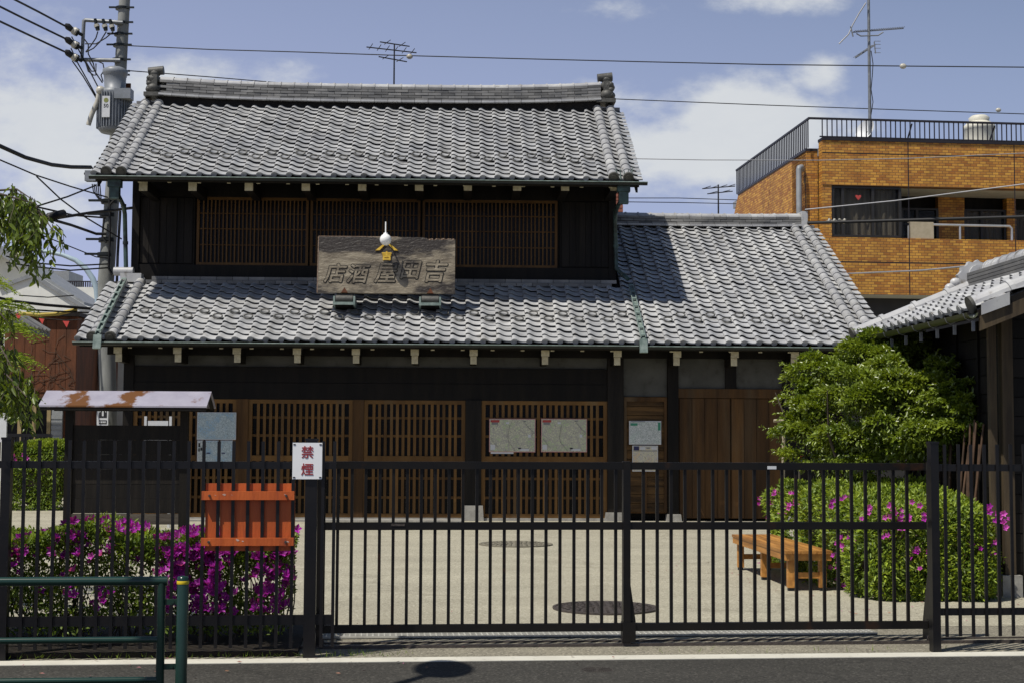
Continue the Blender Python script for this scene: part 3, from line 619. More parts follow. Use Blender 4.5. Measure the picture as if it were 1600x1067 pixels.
be = MB(); be.box(LX0-.3, LX1+.2, -.30, -.16, 2.985, 3.12); be.build('purlin', M['dark_wood'], H)
# white signboard end boards under the side gable
for (xa, ya_, za_, yb_) in ((LXR-.12, LE0, LEZ, WRID), (UXR-.12, UE0, UEZ, URID), (UXL+.08, UE0, UEZ, URID)):
    vb = MB(); zb_ = za_+(yb_-ya_)*slp(za_); vb.prism([(ya_+.1, za_-.02), (yb_, zb_-.06), (yb_, zb_-.26), (ya_+.1, za_-.2)], 'x', xa, xa+.04); vb.build('barge_board', M['dark_wood'], H)

# ------------------------------------------------------------ signboard on the lower roof
SY = -.12
bx0, bx1 = hx(496, 415, SY), hx(711, 415, SY); bz0, bz1 = hz(600, 459, SY), hz(600, 369, SY)
sgn = thing('shop_signboard', 'weathered wooden signboard with carved characters on the lower tiled roof', 'signboard', HF.wor(((bx0+bx1)/2, SY, bz0)), HOUSE_ANG); sgn.rotation_euler = (R(-7), 0, HOUSE_ANG)
hw, hh = (bx1-bx0)/2, bz1-bz0
def board_mat():
    m = mat('charred_signboard_wood', (.26,.22,.155), (.12,.095,.062), scale=8, stretch=(.40,1,1), rough=.45, bump=.7, bscale=26, spec=.55, c3=(.022,.015,.009), s3=1.9, t3=(.47,.56)); return m
M['sign_wood'] = board_mat()
M['sign_cut'] = mat('carved_edge', (.012,.010,.007), None, rough=.7)
M['broken_wood'] = mat('broken_pale_wood', (.26,.19,.14), (.14,.09,.06), scale=24, rough=.8, bump=.6)
# board outline with a broken top right edge
outl = [(-hw, 0), (hw, 0.0)]
top = [(hw, hh-.045), (hw-.10, hh-.03), (hw-.22, hh-.05), (hw-.33, hh-.035), (hw-.46, hh-.055), (hw-.56, hh-.01), (hw-.62, hh+.0), (0, hh), (-hw, hh-.004)]
mb = MB(); mb.prism(outl+top, 'y', -.02, .05); bd = mb.build('board', M['sign_wood'], sgn)
mb = MB(); rr = random.Random(3)
for i in range(26):
    x = hw-.02-.56*i/26; mb.obox((x, .012, hh-.045+rr.uniform(-.012,.018)), (.035, .06, .025), Euler((rr.uniform(-.3,.3), rr.uniform(-.3,.3), rr.uniform(-.3,.3))).to_matrix())
mb.build('broken_edge', M['broken_wood'], sgn, kind='stuff')
mb = MB(); mb.box(-hw-.006, -hw+.012, -.024, .05, 0, hh); mb.build('edge_strip', M['broken_wood'], sgn); mb = MB(); mb.box(-hw, .2, -.012, .05, hh-.006, hh+.012); mb.build('edge_strip', M['broken_wood'], sgn)
for ch, px, py, w_, h_ in (('店', 524, 427, 30, 38), ('酒', 560, 428, 30, 34), ('屋', 603, 427, 32, 36), ('田', 642, 422, 30, 30), ('吉', 682, 424, 34, 38)):
    c = HF.onY(px, py, SY); k = (HF.onY(px+w_/2, py, SY) - HF.onY(px-w_/2, py, SY)).x
    t1 = text_mesh(ch, k*1.08, .004, M['sign_cut'], .020, .22); t2 = text_mesh(ch, k*1.08, .004, M['sign_wood'], .006, .22)
    lc = (c.x-(bx0+bx1)/2, -.024, c.z-bz0)
    o = put(t1, 'carved_character', sgn, lc); put(t2, 'raised_stroke', o, (0, -.006, 0))
c = HF.onY(604, 395, SY); e = MB(); gx = c.x-(bx0+bx1)/2; gz = c.z-bz0
for s_ in (-1, 1): e.prism([(gx+s_*.02, gz+.17), (gx+s_*.06, gz+.17), (gx+s_*.21, gz+.045), (gx+s_*.13, gz+.05)], 'y', -.045, -.021)
em = e.build('gold_emblem', M['gold'], sgn); put(text_mesh('吉', .17, .012, M['gold'], .008, 0, 1.15), 'gold_character', em, (gx, -.034, gz-.055))
for k in (-1, 1):
    q = HF.onY(538 if k < 0 else 672, 473, -.15); x = q.x-(bx0+bx1)/2
    mb = MB(); mb.box(x-.17, x+.17, .0, .52, -.24, -.06); s_ = mb.build('support', M['dark_wood'], sgn)
    mb = MB()
    for j in range(2): mb.cyl((x-.155, .10-.12*j, -.02-.10*j), (x+.155, .10-.12*j, -.02-.10*j), .075, .075, 12)
    mb.build('support_cover', M['oni'], s_); mb = MB(); mb.box(x-.20, x+.20, -.12, -.08, -.24, -.19); mb.box(x-.20, x-.165, -.08, .40, -.24, -.07); mb.box(x+.165, x+.20, -.08, .40, -.24, -.07); mb.build('support_frame', M['patina'], s_)
    mb = MB(); mb.prism([(x-.06,.0),(x+.06,.0),(x,.10)], 'y', -.05, -.021); mb.build('foot_plate', M['rust_wall'], sgn)
c = HF.onY(602.5, 375, SY-.20)
lamp = thing('globe_lamp', 'white glass globe lamp on a short rod before the wooden signboard', 'lamp', HF.wor((c.x, c.y, c.z)), HOUSE_ANG)
mb = MB(); mb.ball((0,0,0), .107, n=24, m=16); mb.build('globe', M['globe'], lamp)
mb = MB(); mb.cyl((0,0,.095), (0,0,.125), .045, .035, 12); mb.cyl((0,0,.12), (0,0,.33), .013, .013, 8); mb.bar((0,.0,.13), (0,.22,.13), .02, .02); mb.build('rod', M['white'], lamp)

# ------------------------------------------------------------ posters on the front wall
def poster_mat(name, base, veg, line, scale, dense=1.0):
    m = mat(name, base, tuple(k*.92 for k in base), scale=3, rough=.5); nt = m.node_tree; N = nt.nodes.new; L = nt.links.new
    b = nt.nodes['Principled BSDF']; src = b.inputs['Base Color'].links[0].from_socket; geo = N('ShaderNodeNewGeometry')
    n = N('ShaderNodeTexNoise'); n.inputs['Scale'].default_value = 6; n.inputs['Detail'].default_value = 4; L(geo.outputs['Position'], n.inputs['Vector'])
    r = N('ShaderNodeMapRange'); L(n.outputs['Fac'], r.inputs[0]); r.inputs[1].default_value = .5; r.inputs[2].default_value = .62
    a = N('ShaderNodeMix'); a.data_type = 'RGBA'; L(r.outputs[0], a.inputs[0]); L(src, a.inputs['A']); a.inputs['B'].default_value = (*veg, 1)
    col = a.outputs['Result']
    for sc_, w_ in ((scale, .045), (scale*3, .09)):
        v = N('ShaderNodeTexVoronoi'); v.feature = 'DISTANCE_TO_EDGE'; v.inputs['Scale'].default_value = sc_; L(geo.outputs['Position'], v.inputs['Vector'])
        q = N('ShaderNodeMath'); q.operation = 'LESS_THAN'; L(v.outputs['Distance'], q.inputs[0]); q.inputs[1].default_value = w_*dense
        a = N('ShaderNodeMix'); a.data_type = 'RGBA'; L(q.outputs[0], a.inputs[0]); L(col, a.inputs['A']); a.inputs['B'].default_value = (*line, 1); col = a.outputs['Result']
    v = N('ShaderNodeTexNoise'); v.inputs['Scale'].default_value = 70; v.inputs['Detail'].default_value = 2; L(geo.outputs['Position'], v.inputs['Vector'])
    q = N('ShaderNodeMath'); q.operation = 'GREATER_THAN'; L(v.outputs['Fac'], q.inputs[0]); q.inputs[1].default_value = .66
    a = N('ShaderNodeMix'); a.data_type = 'RGBA'; L(q.outputs[0], a.inputs[0]); L(col, a.inputs['A']); a.inputs['B'].default_value = (.10,.10,.09,1); col = a.outputs['Result']
    L(col, b.inputs['Base Color']); return m
M['map1'] = poster_mat('street_map_print', (.60,.60,.42), (.46,.56,.30), (.42,.40,.34), 9)
M['map2'] = poster_mat('pale_map_print', (.66,.68,.66), (.56,.64,.58), (.40,.44,.42), 12)
M['map3'] = poster_mat('yellow_map_print', (.66,.62,.40), (.68,.50,.24), (.50,.46,.42), 14)
M['map4'] = poster_mat('blue_map_print', (.60,.68,.68), (.28,.48,.66), (.36,.44,.46), 15, 1.3)
M['pinkedge'] = mat('pink_poster_edge', (.58,.28,.27), None, rough=.5)
M['navy'] = mat('navy_print', (.03,.03,.10), None, rough=.5); M['teal'] = mat('green_print', (.05,.26,.16), None, rough=.5); M['redprint'] = mat('red_print', (.45,.06,.05), None, rough=.5); M['greyprint'] = mat('grey_print', (.22,.22,.22), None, rough=.5)
def poster(label, px0, py0, px1, py1, ly, m, edge='paper', marks=(), name='map_poster', group=None):
    a, b_ = HF.onY(px0, py0, ly), HF.onY(px1, py1, ly); cx = (a.x+b_.x)/2; w_, h_ = b_.x-a.x, a.z-b_.z
    t = thing(name, label, 'poster', HF.wor((cx, ly, b_.z)), HOUSE_ANG, group)
    mb = MB(); mb.box(-w_/2, w_/2, -.006, .012, 0, h_); mb.build('backing', M[edge], t)
    mb = MB(); mb.box(-w_/2+.012, w_/2-.012, -.010, -.0062, .012, h_-.012); s_ = mb.build('print', M[m], t)
    for (u0, v0, u1, v1, mm) in marks:
        mb = MB(); mb.box(-w_/2+u0*w_, -w_/2+u1*w_, -.013, -.0102, h_*(1-v1), h_*(1-v0)); mb.build('printed_block', M[mm], s_)
    return t, w_, h_
bigmarks = ((.03,.04,.22,.11,'redprint'), (.05,.11,.19,.18,'greyprint'), (.36,.10,.43,.16,'paper'), (.84,.47,.90,.56,'paper'), (.03,.78,.13,.93,'paper'), (.66,.90,.86,.96,'paper'), (.63,.87,.69,.91,'blackink'), (.74,.06,.80,.085,'greyprint'))
for i, (x0, x1, lab) in enumerate(((764.5, 836.5, 'green street map poster with a paper strip hanging below, on the wooden lattice'), (845.5, 917, 'green street map poster without a strip, on the lattice beside the dark post'))):
    t, w_, h_ = poster(lab, x0, 653.5, x1, 706, -.035, 'map1', 'pinkedge', bigmarks, group='green street maps on the lattice')
    road = MB()
    for pl_ in ([(.73,.05),(.87,.30),(.97,.42),(.90,.52)], [(.44,.2),(.40,.55),(.42,.70),(.58,.97)], [(.04,.60),(.20,.88)], [(.44,.22),(.43,.3)]):
        for q in range(len(pl_)-1):
            (ua, va), (ub, vb_) = pl_[q], pl_[q+1]; road.bar((-w_/2+ua*w_, -.012, h_*(1-va)), (-w_/2+ub*w_, -.012, h_*(1-vb_)), .003, .014 if q < 2 else .009, up=(0,-1,0))
    road.build('printed_road', M['greyprint'], t)
    if i == 0: mb = MB(); mb.box(-w_/2+.03, -w_/2+.45, -.004, .0, -.03, .02); mb.build('paper_strip', M['paper'], t)
poster('white map poster with a green title block on the plank wall', 983, 657, 1033, 694, -.03, 'map2', 'paper', ((.04,.10,.26,.20,'teal'), (.90,.06,.98,.40,'teal'), (.05,.02,.5,.05,'greyprint')))
poster('small yellow leaflet with a navy corner under the white map poster', 988, 695.5, 1028, 736, -.03, 'map3', 'paper', ((.05,.03,.26,.18,'navy'), (.30,.05,.50,.16,'paper'), (.55,.07,.68,.12,'greyprint'), (.74,.05,.95,.15,'paper'), (.04,.19,.96,.22,'greyprint')), name='leaflet')
poster('pale blue map panel on the lattice beside the roofed notice board', 308.5, 643.5, 368.5, 686.5, -.06, 'map4', 'paper')
for (a, b_, lab) in ((308.5, 317, 'narrow white notice with black squares under the blue map panel'), (321, 341, 'wider printed sheet under the blue map panel, middle of three'), (344.5, 363.5, 'printed sheet under the blue map panel, beside the door post')):
    poster(lab, a, 687.5, b_, 722, -.06, 'map4' if a > 310 else 'map2', 'paper', ((.2,.12,.5,.30,'blackink'), (.55,.32,.85,.46,'blackink'), (.2,.35,.45,.5,'blackink')) if a < 310 else ((.1,.55,.4,.6,'navy'),), name='notice_sheet')

# ------------------------------------------------------------ sliding gate
gx0, gx1 = -.50, SF.onY(1447, 900, 0).x
gate = thing('sliding_gate', 'long black steel sliding gate of upright bars on a ground rail', 'gate', SF.o, STREET_ANG)
GT = 1.385
def sx(px, py=900, y=0.0): return SF.onY(px, py, y).x
mb = MB(); mb.box(gx0, gx1, -.025, .025, GT-.055, GT); mb.build('top_rail', M['black2'], gate)
mb = MB(); mb.box(gx0, gx1, -.022, .022, .875, .932); mb.build('middle_rail', M['black2'], gate)
mb = MB(); mb.box(gx0, gx1, -.028, .028, .115, .172); mb.build('bottom_rail', M['black2'], gate)
bm_ = MB(); bm_.box(-.0115, .0115, -.0115, .0115, .172, GT-.055); BARM = bm_.mesh('bar', M['black2'])
n = 43; xs = [sx(505 + 21.75*i) for i in range(n)]
for x in xs:
    if gx0+.02 < x < gx1-.03 and abs(x-sx(978.5)) > .05: put(BARM, 'bar', gate, (x+random.uniform(-.001,.001), 0, 0))
for px, w_ in ((978.5, .055), (499.5, .045), (1455, .035)):
    mb = MB(); x = sx(px); mb.box(x-w_/2, x+w_/2, -.034, .034, .03, GT+.006); mb.build('stile', M['black2'], gate)
    if px in (978.5, 1455):
        mb = MB(); mb.prism([(.035, .50), (.06, .50), (.16, .14), (.16, .02), (.035, .02)], 'x', x-.012, x+.012); mb.build('brace', M['black2'], gate)
        mb = MB(); mb.box(x-.035, x+.065 if px < 1000 else x+.03, -.045, .045, .035, .18); mb.prism([(x+.0,.18),(x+.03,.46),(x+.07 if px < 1000 else x+.04,.18)], 'y', -.02, .02); mb.build('wheel_housing', M['black2'], gate)
    wh = MB(); wh.cyl((x, -.018, .045), (x, .018, .045), .04, .04, 16); wh.build('wheel', M['iron'], gate)
mb = MB(); q = SF.onY(1206, 730, -.026); mb.box(q.x-.035, q.x+.035, -.0275, -.0255, q.z-.012, q.z+.012); mb.build('sticker', M['paper'], gate)
mb = MB(); q = SF.onY(622, 819, -.024); mb.box(q.x-.05, q.x+.05, -.027, -.022, q.z-.010, q.z+.006); mb.build('latch', M['iron'], gate)
trk = MB(); trk.box(-.9, 8, -.02, .02, 0, .022); tr = trk.build('gate_rail', M['iron'], None, SF.o, STREET_ANG); tag(tr, 'rusty steel ground rail under the sliding gate', 'rail')
trk = MB(); trk.box(-.55, 8, .22, .25, 0, .012); tr = trk.build('gate_rail', M['iron'], None, SF.o, STREET_ANG); tag(tr, 'thin steel ground strip between gate rail and drain grating', 'rail')
# drain grating
M['grate'] = mat('worn_zinc', (.50,.49,.44), (.36,.35,.31), scale=9, rough=.5)
g = thing('drain_grating', 'galvanised drain grating along the ground behind the gate', 'grating', SF.wor((0, .63, 0)), STREET_ANG)
mb = MB(); mb.box(-.55, 3.95, -.14, .14, -.002, .006); mb.build('drain_pit', M['blackink'], g)
mb = MB()
for k in range(5): mb.box(-.55, 3.95, -.14+.07*k-.009, -.14+.07*k+.009, .0065, .022)
mb.build('long_bar', M['grate'], g, kind='stuff')
mb = MB(); x = -.54
while x < 3.94: mb.box(x, x+.011, -.14, .14, .0066, .020); x += .045
mb.build('cross_bar', M['grate'], g, kind='stuff')

# ------------------------------------------------------------ fences
FY = -.42
def fence(label, xa, xb, bars, posts, top, rz, bz, ztop, zbot):
    t = thing('bar_fence', label, 'fence', SF.wor(((xa+xb)/2, FY, 0)), STREET_ANG); cx = (xa+xb)/2
    mb = MB(); mb.box(xa-cx, xb-cx, -.02, .02, rz[0], rz[1]); mb.build('top_rail', M['black'], t)
    mb = MB(); mb.box(xa-cx, xb-cx, -.02, .02, bz[0], bz[1]); mb.build('bottom_rail', M['black'], t)
    mb = MB(); mb.box(-.0115, .0115, -.034, -.0205, zbot, ztop); me = mb.mesh('bar', M['black'])
    for x in bars: put(me, 'bar', t, (x-cx, 0, random.uniform(-.003,.003)), rot=(0, random.uniform(-.002,.002), 0))
    for x, w_ in posts:
        mb = MB(); mb.box(x-cx-w_/2, x-cx+w_/2, -.035, .045, 0, ztop+.004); p = mb.build('post', M['black'], t)
        mb = MB(); mb.box(x-cx-w_/2-.004, x-cx+w_/2+.004, -.039, .049, ztop+.004, ztop+.02); mb.build('post_cap', M['black'], p)
    return t
fx = lambda px: SF.onY(px, 800, FY).x
lb = [fx(38+23.3*i) for i in range(-12, 21)]; lb = [x for x in lb if abs(x-fx(484)) > .06 and abs(x-fx(10)) > .06 and x < fx(520)] + [fx(522)]
fence('black steel bar fence with spaced bars before the azalea hedge', fx(-280), fx(523), lb, ((fx(9), .065), (fx(486), .085)), 0, (1.338, 1.389), (.233, .301), 1.535, .075)
rb = [fx(1475+20.6*i) for i in range(0, 22)]
fence('black steel bar fence section meeting the gate beside the dark wooden shed', fx(1457), fx(1910), rb, ((fx(1459), .06), (fx(1870), .065)), 0, (1.335, 1.386), (.268, .318), 1.535, .115)
# no smoking sign
a = SF.onY(457.5, 691, FY-.05); b_ = SF.onY(503, 748, FY-.05); w_, h_ = b_.x-a.x, a.z-b_.z
ns = thing('no_smoking_sign', 'white enamel no smoking sign with two red characters on the fence post', 'sign', SF.wor(((a.x+b_.x)/2, FY-.05, b_.z)), STREET_ANG)
mb = MB(); mb.box(-w_/2, w_/2, -.004, .004, 0, h_); pt = mb.build('plate', M['white'], ns)
for ch, v in (('禁', .745), ('煙', .27)): put(text_mesh(ch, .092, .0015, M['redtext'], .0013, 0, .98), 'red_character', ns, (0, -.006, h_*v))
for sx_ in (-1, 1):
    for v in (.05, .95): mb = MB(); mb.box(sx_*w_*.44-.008, sx_*w_*.44+.008, -.007, -.004, h_*v-.004, h_*v+.004); mb.build('wire_tie', M['blackink'], ns)
for sx_ in (-1, 1): mb = MB(); mb.box(sx_*.05-.006, sx_*.05+.006, .004, .018, .05, h_-.05); mb.build('bracket_strap', M['black'], ns)
# red slatted rack clamped round the fence bars: rails in front of the bars, boards behind them
RY = FY-.036
a = SF.onY(315, 767, RY-.03); b_ = SF.onY(460, 861, RY-.03); cx = (a.x+b_.x)/2
rk = thing('red_slatted_rack', 'red oxide painted rack of upright boards bolted to the black fence', 'rack', SF.wor((cx, RY, 0)), STREET_ANG)
Xr = lambda px: SF.onY(px, 800, RY-.03).x - cx
Zr = lambda py: SF.onY(390, py, RY-.03).z
M['scuff'] = mat('scraped_paint', (.60,.50,.46), (.50,.30,.22), scale=40, rough=.6)
for (ya, yb, scf) in ((767, 780.5, ((336,3),(350,6),(362,2),(445,3))), (840, 852, ((328,2.5),(372,7),(380,4),(450,5)))):
    mb = MB(); mb.box(Xr(314.5), Xr(459.5), -.034, -.001, Zr(yb), Zr(ya)); r_ = mb.build('rail', M['redpaint'], rk)
    for px in (327, 447): x = Xr(px); z = (Zr(ya)+Zr(yb))/2; mb = MB(); mb.cyl((x, -.048, z), (x, -.0345, z), .009, .009, 8); mb.build('bolt', M['iron'], r_)
    for px, w_ in scf:
        x = Xr(px); z = (Zr(ya)*.6+Zr(yb)*.4)+random.uniform(-.008,.008); ww = w_*.0045/2; mb = MB(); pts = [(x+ww*math.cos(t)*random.uniform(.6,1.1), z+ww*.5*math.sin(t)*random.uniform(.5,1.2)-.2*ww*math.cos(t)) for t in [k*.7 for k in range(9)]]; mb.prism(pts, 'y', -.0352, -.0342); mb.build('paint_scrape', M['scuff'], r_)
mbx = MB(); mbx.box(-.045, .048, .019, .040, 0, Zr(755)-Zr(861)); mbx.box(-.050, -.0455, .012, .06, 0, Zr(755)-Zr(861)); MBd = mbx.mesh('board', M['redpaint'])
for i in range(6): put(MBd, 'board', rk, (Xr(331+22.9*i), 0, Zr(861)), rotz=0)
mb = MB(); mb.box(Xr(458.6), Xr(460.2), .019, .06, Zr(861), Zr(755)); mb.build('board', M['redpaint'], rk)

# ------------------------------------------------------------ roofed notice board
NY = -3.8
nbx = lambda px, ly=NY: HF.onY(px, 640, ly).x
nz_ = lambda py, ly=NY, px=200: HF.onY(px, py, ly).z
cx = nbx(198)
nb = thing('notice_board', 'black wooden notice board under a small rusting gabled sheet roof', 'notice board', HF.wor((cx, NY, 0)), HOUSE_ANG)
for px in (110, 289):
    x = nbx(px)-cx; mb = MB(); mb.box(x-.06, x+.06, -.06, .06, 0, nz_(632)); mb.build('post', M['dark_wood'], nb)
    mb = MB(); mb.box(x-.14, x+.14, -.13, .13, 0, .07); mb.build('base_stone', M['stone'], nb)
x0, x1 = nbx(112)-cx+.03, nbx(288)-cx-.05
for i in range(6):
    h_ = (nz_(664)-.33)/6; mb = MB(); mb.box(x0, x1, -.02+.004*(i % 2), .02, .33+h_*i, .33+h_*(i+1)-.0015); mb.build('board', M['dark_board'], nb)
M['grey_beam'] = mat('weathered_grey_beam', (.10,.085,.065), (.05,.04,.03), scale=9, stretch=(.12,1,1), rough=.75, bump=.3)
mb = MB(); mb.box(x0, x1, -.05, .05, .16, .32); mb.build('bottom_beam', M['grey_beam'], nb)
mb = MB(); mb.box(x0-.35, x1+.35, -.05, .05, nz_(640), nz_(633)); mb.build('top_beam', M['dark_wood'], nb)
fx0 = HF.onY(60, 633, NY-.42); fx1 = HF.onY(323, 633, NY-.42); rt0 = HF.onY(73, 610, NY); rt1 = HF.onY(334, 610, NY)
mb = MB(); A = [(fx0.x-cx, -.42, fx0.z), (fx1.x-cx, -.42, fx1.z), (rt1.x-cx-.06, 0, rt1.z), (fx0.x-cx, 0, rt0.z)]
n_ = 9
for i in range(n_):
    xa = A[0][0]+(A[1][0]-A[0][0])*i/n_; xb = A[0][0]+(A[1][0]-A[0][0])*(i+1)/n_
    s_ = MB(); s_.add([(xa, -.42, fx0.z+.004), (xb, -.42, fx0.z+.004), (xb, 0, rt0.z+.004), (xa, 0, rt0.z+.004), (xa, -.42, fx0.z-.02), (xb, -.42, fx0.z-.02), (xb, 0, rt0.z-.02), (xa, 0, rt0.z-.02)], [(0,1,2,3),(7,6,5,4),(0,4,5,1),(1,5,6,2),(2,6,7,3),(3,7,4,0)])
    s_.build('roof_sheet', M['sheet_rust'], nb)
mb.prism([(.0, rt0.z), (.42, fx0.z), (.42, fx0.z-.02), (0, rt0.z-.02)], 'x', A[0][0], A[1][0]); mb.build('roof_back', M['sheet_rust'], nb)
mb = MB(); mb.box(A[0][0]+.02, A[1][0]-.02, -.41, -.37, fx0.z-.07, fx0.z-.022); mb.box(A[0][0]+.02, A[1][0]-.02, .37, .41, fx0.z-.07, fx0.z-.022)
for xx in (A[0][0]+.05, A[1][0]-.05): mb.bar((xx, -.40, fx0.z-.045), (xx, 0, rt0.z-.05), .05, .05); mb.bar((xx, .40, fx0.z-.045), (xx, 0, rt0.z-.05), .05, .05)
mb.build('roof_frame', M['dark_wood'], nb, kind='stuff')
pl_ = [HF.onZ(118, 822), HF.onZ(285, 822)]
st = MB(); x0, x1 = HF.onZ(140, 828).x, HF.onZ(330, 828).x
for k in range(4):
    a_ = x0+(x1-x0)*k/4; mb = MB(); mb.box(a_+.004, a_+(x1-x0)/4-.004, -.25, .12, 0, .12); s_ = mb.build('kerb_stone', M['stone'], None, HF.wor((0, NY-.75, 0)), HOUSE_ANG)
    tag(s_, ('low grey kerb stone under the notice board, first from the hedge end', 'low grey kerb stone under the notice board, second of four', 'low grey kerb stone under the notice board, third of four', 'low grey kerb stone near the red rack end of the notice board')[k], 'kerb stone', 'kerb stones before the notice board')
# small white stand seen between the notice board posts
q = HF.onY(247, 664, -2.2); ws = thing('white_stand', 'small white board on two legs seen under the notice board roof', 'stand', HF.wor((q.x, -2.2, 0)), HOUSE_ANG)
w2 = (HF.onY(267, 655, -2.2).x-HF.onY(228, 655, -2.2).x)/2; z1 = HF.onY(247, 657, -2.2).z; zt = HF.onY(247, 650, -2.2).z
mb = MB(); mb.box(-w2+.04, w2-.04, -.01, .01, z1-.45, z1); mb.build('board', M['paper'], ws)
for s_ in (-1, 1): mb = MB(); mb.box(s_*w2-.02, s_*w2+.02, -.02, .02, 0, zt); mb.build('leg', M['paper'], ws)

# ------------------------------------------------------------ bench
bn = thing('garden_bench', 'long orange wooden slatted bench beside the azalea hedge', 'bench', (3.0, 16.05, 0), R(4))
BW, BL, BH = .50, 2.45, .415
Pn = ground_pt(1260, 918); Pf = ground_pt(1170, 884); d_ = Vector((0.31, -2.42, 0))
bn.location = ((2.86+2.70+3.22+3.06)/4, 16.05, 0)
sk = math.atan2(.17, 2.4); bn.rotation_euler = (0, 0, sk)
for i in range(12):                              # deck boards run along the bench
    pass
for i in range(6):
    w_ = BW/6; mb = MB(); mb.box(-BW/2+i*w_+.004, -BW/2+(i+1)*w_-.004, -BL/2, BL/2, BH-.03, BH); mb.build('slat', M['bench'], bn)
for s_ in (-1, 1): mb = MB(); mb.box(s_*(BW/2-.03)-.02, s_*(BW/2-.03)+.02, -BL/2+.02, BL/2-.02, BH-.10, BH-.031); mb.build('side_rail', M['bench'], bn)
for s_ in (-1, 1): mb = MB(); mb.box(-BW/2+.052, BW/2-.052, s_*(BL/2-.045)-.02, s_*(BL/2-.045)+.02, BH-.10, BH-.031); mb.build('end_rail', M['bench'], bn)
for y in (-BL/2+.10, -.02, BL/2-.10):
    for s_ in (-1, 1):
        mb = MB(); mb.box(s_*(BW/2-.085)-.035, s_*(BW/2-.085)+.035, y-.035, y+.035, .035, BH-.031); l_ = mb.build('leg', M['bench'], bn)
        mb = MB(); mb.box(s_*(BW/2-.085)-.028, s_*(BW/2-.085)+.028, y-.028, y+.028, 0, .035); mb.build('foot', M['blackink'], l_)
    mb = MB(); mb.box(-BW/2+.12, BW/2-.12, y-.015, y+.015, .13, .19); mb.build('stretcher', M['bench'], bn)
# ------------------------------------------------------------ manhole covers
def manhole(label, c, r, m):
    t = thing('manhole_cover', label, 'manhole cover', c); mb = MB()
    mb.lathe([(0, .008), (r*.90, .008), (r*.91, .003), (r*.94, .003), (r*.95, .010), (r, .010), (r, -.02)], n=40, smooth=False); mb.build('cover', m, t)
    k = MB(); rr = random.Random(int(r*1000))
    for ring in range(1, 7):
        n_ = ring*6
        for j in range(n_):
            a_ = 2*math.pi*(j+.5*(ring % 2))/n_; k.obox((r*.14*ring*math.cos(a_), r*.14*ring*math.sin(a_), .010), (r*.07, r*.05, .008), Matrix.Rotation(a_, 3, 'Z'))
    k.build('raised_pattern', m, t, kind='stuff')
manhole('large rusty manhole cover in the yard just behind the gate', ground_pt(946, 949, .01), .485, M['iron'])
manhole('round manhole cover farther back in the yard before the lattice doors', ground_pt(806, 849.5, .01), .53, mat('stone_filled_cover', (.22,.20,.15), (.15,.135,.10), scale=12, rough=.8, bump=.4))
manhole('small rusty cover set in the dark asphalt road', ground_pt(933, 1048, -.01), .115, M['iron'])

# ------------------------------------------------------------ green guard rail and bollard at the road edge
GY = SF.loc((0, 0, 0)).y
q = SF.loc(at(262, 907, 7.75)); gr_ = thing('pipe_guard_rail', 'dark green pipe guard rail in front of the azalea hedge', 'guard rail', SF.wor((q.x, q.y, 0)), STREET_ANG)
zt = q.z; z2 = SF.onY(200, 999, q.y).z; z3 = SF.onY(200, 1062, q.y).z
mb = MB(); mb.tube([(-3.2, 0, zt), (.0, 0, zt)], .024, 16); mb.build('top_pipe', M['green'], gr_)
xe = SF.onY(252, 950, q.y).x - q.x
for z_ in (z2, z3): mb = MB(); mb.tube([(-3.2, 0, z_), (xe, 0, z_)], .017, 12); mb.build('lower_pipe', M['green'], gr_)
for x in (xe, xe-2.0): mb = MB(); mb.tube([(x, 0, -.02), (x, 0, zt-.01)], .0225, 16); mb.build('post', M['green'], gr_)
for zz in (SF.onY(255, 939, q.y).z, SF.onY(255, 1040, q.y).z): mb = MB(); mb.box(xe+.01, xe+.09, -.006, .006, zz-.018, zz+.012); mb.cyl((xe+.06, -.012, zz), (xe+.06, .012, zz), .01, .01, 8); mb.build('hinge_plate', M['green'], gr_)
bq = SF.loc(at(286, 900, 7.72)); bl = thing('green_bollard', 'dark green round post with a yellow band beside the guard rail', 'bollard', SF.wor((bq.x, bq.y, 0)), STREET_ANG)
mb = MB(); mb.lathe([(.031,-.02),(.031,bq.z-.012),(.027,bq.z),(0,bq.z+.004)], n=20); mb.build('post', M['green'], bl)
mb = MB(); mb.lathe([(.0316,bq.z-.04),(.0325,bq.z-.038),(.0325,bq.z-.024),(.0316,bq.z-.022)], n=20); mb.build('yellow_band', M['yellow'], bl)

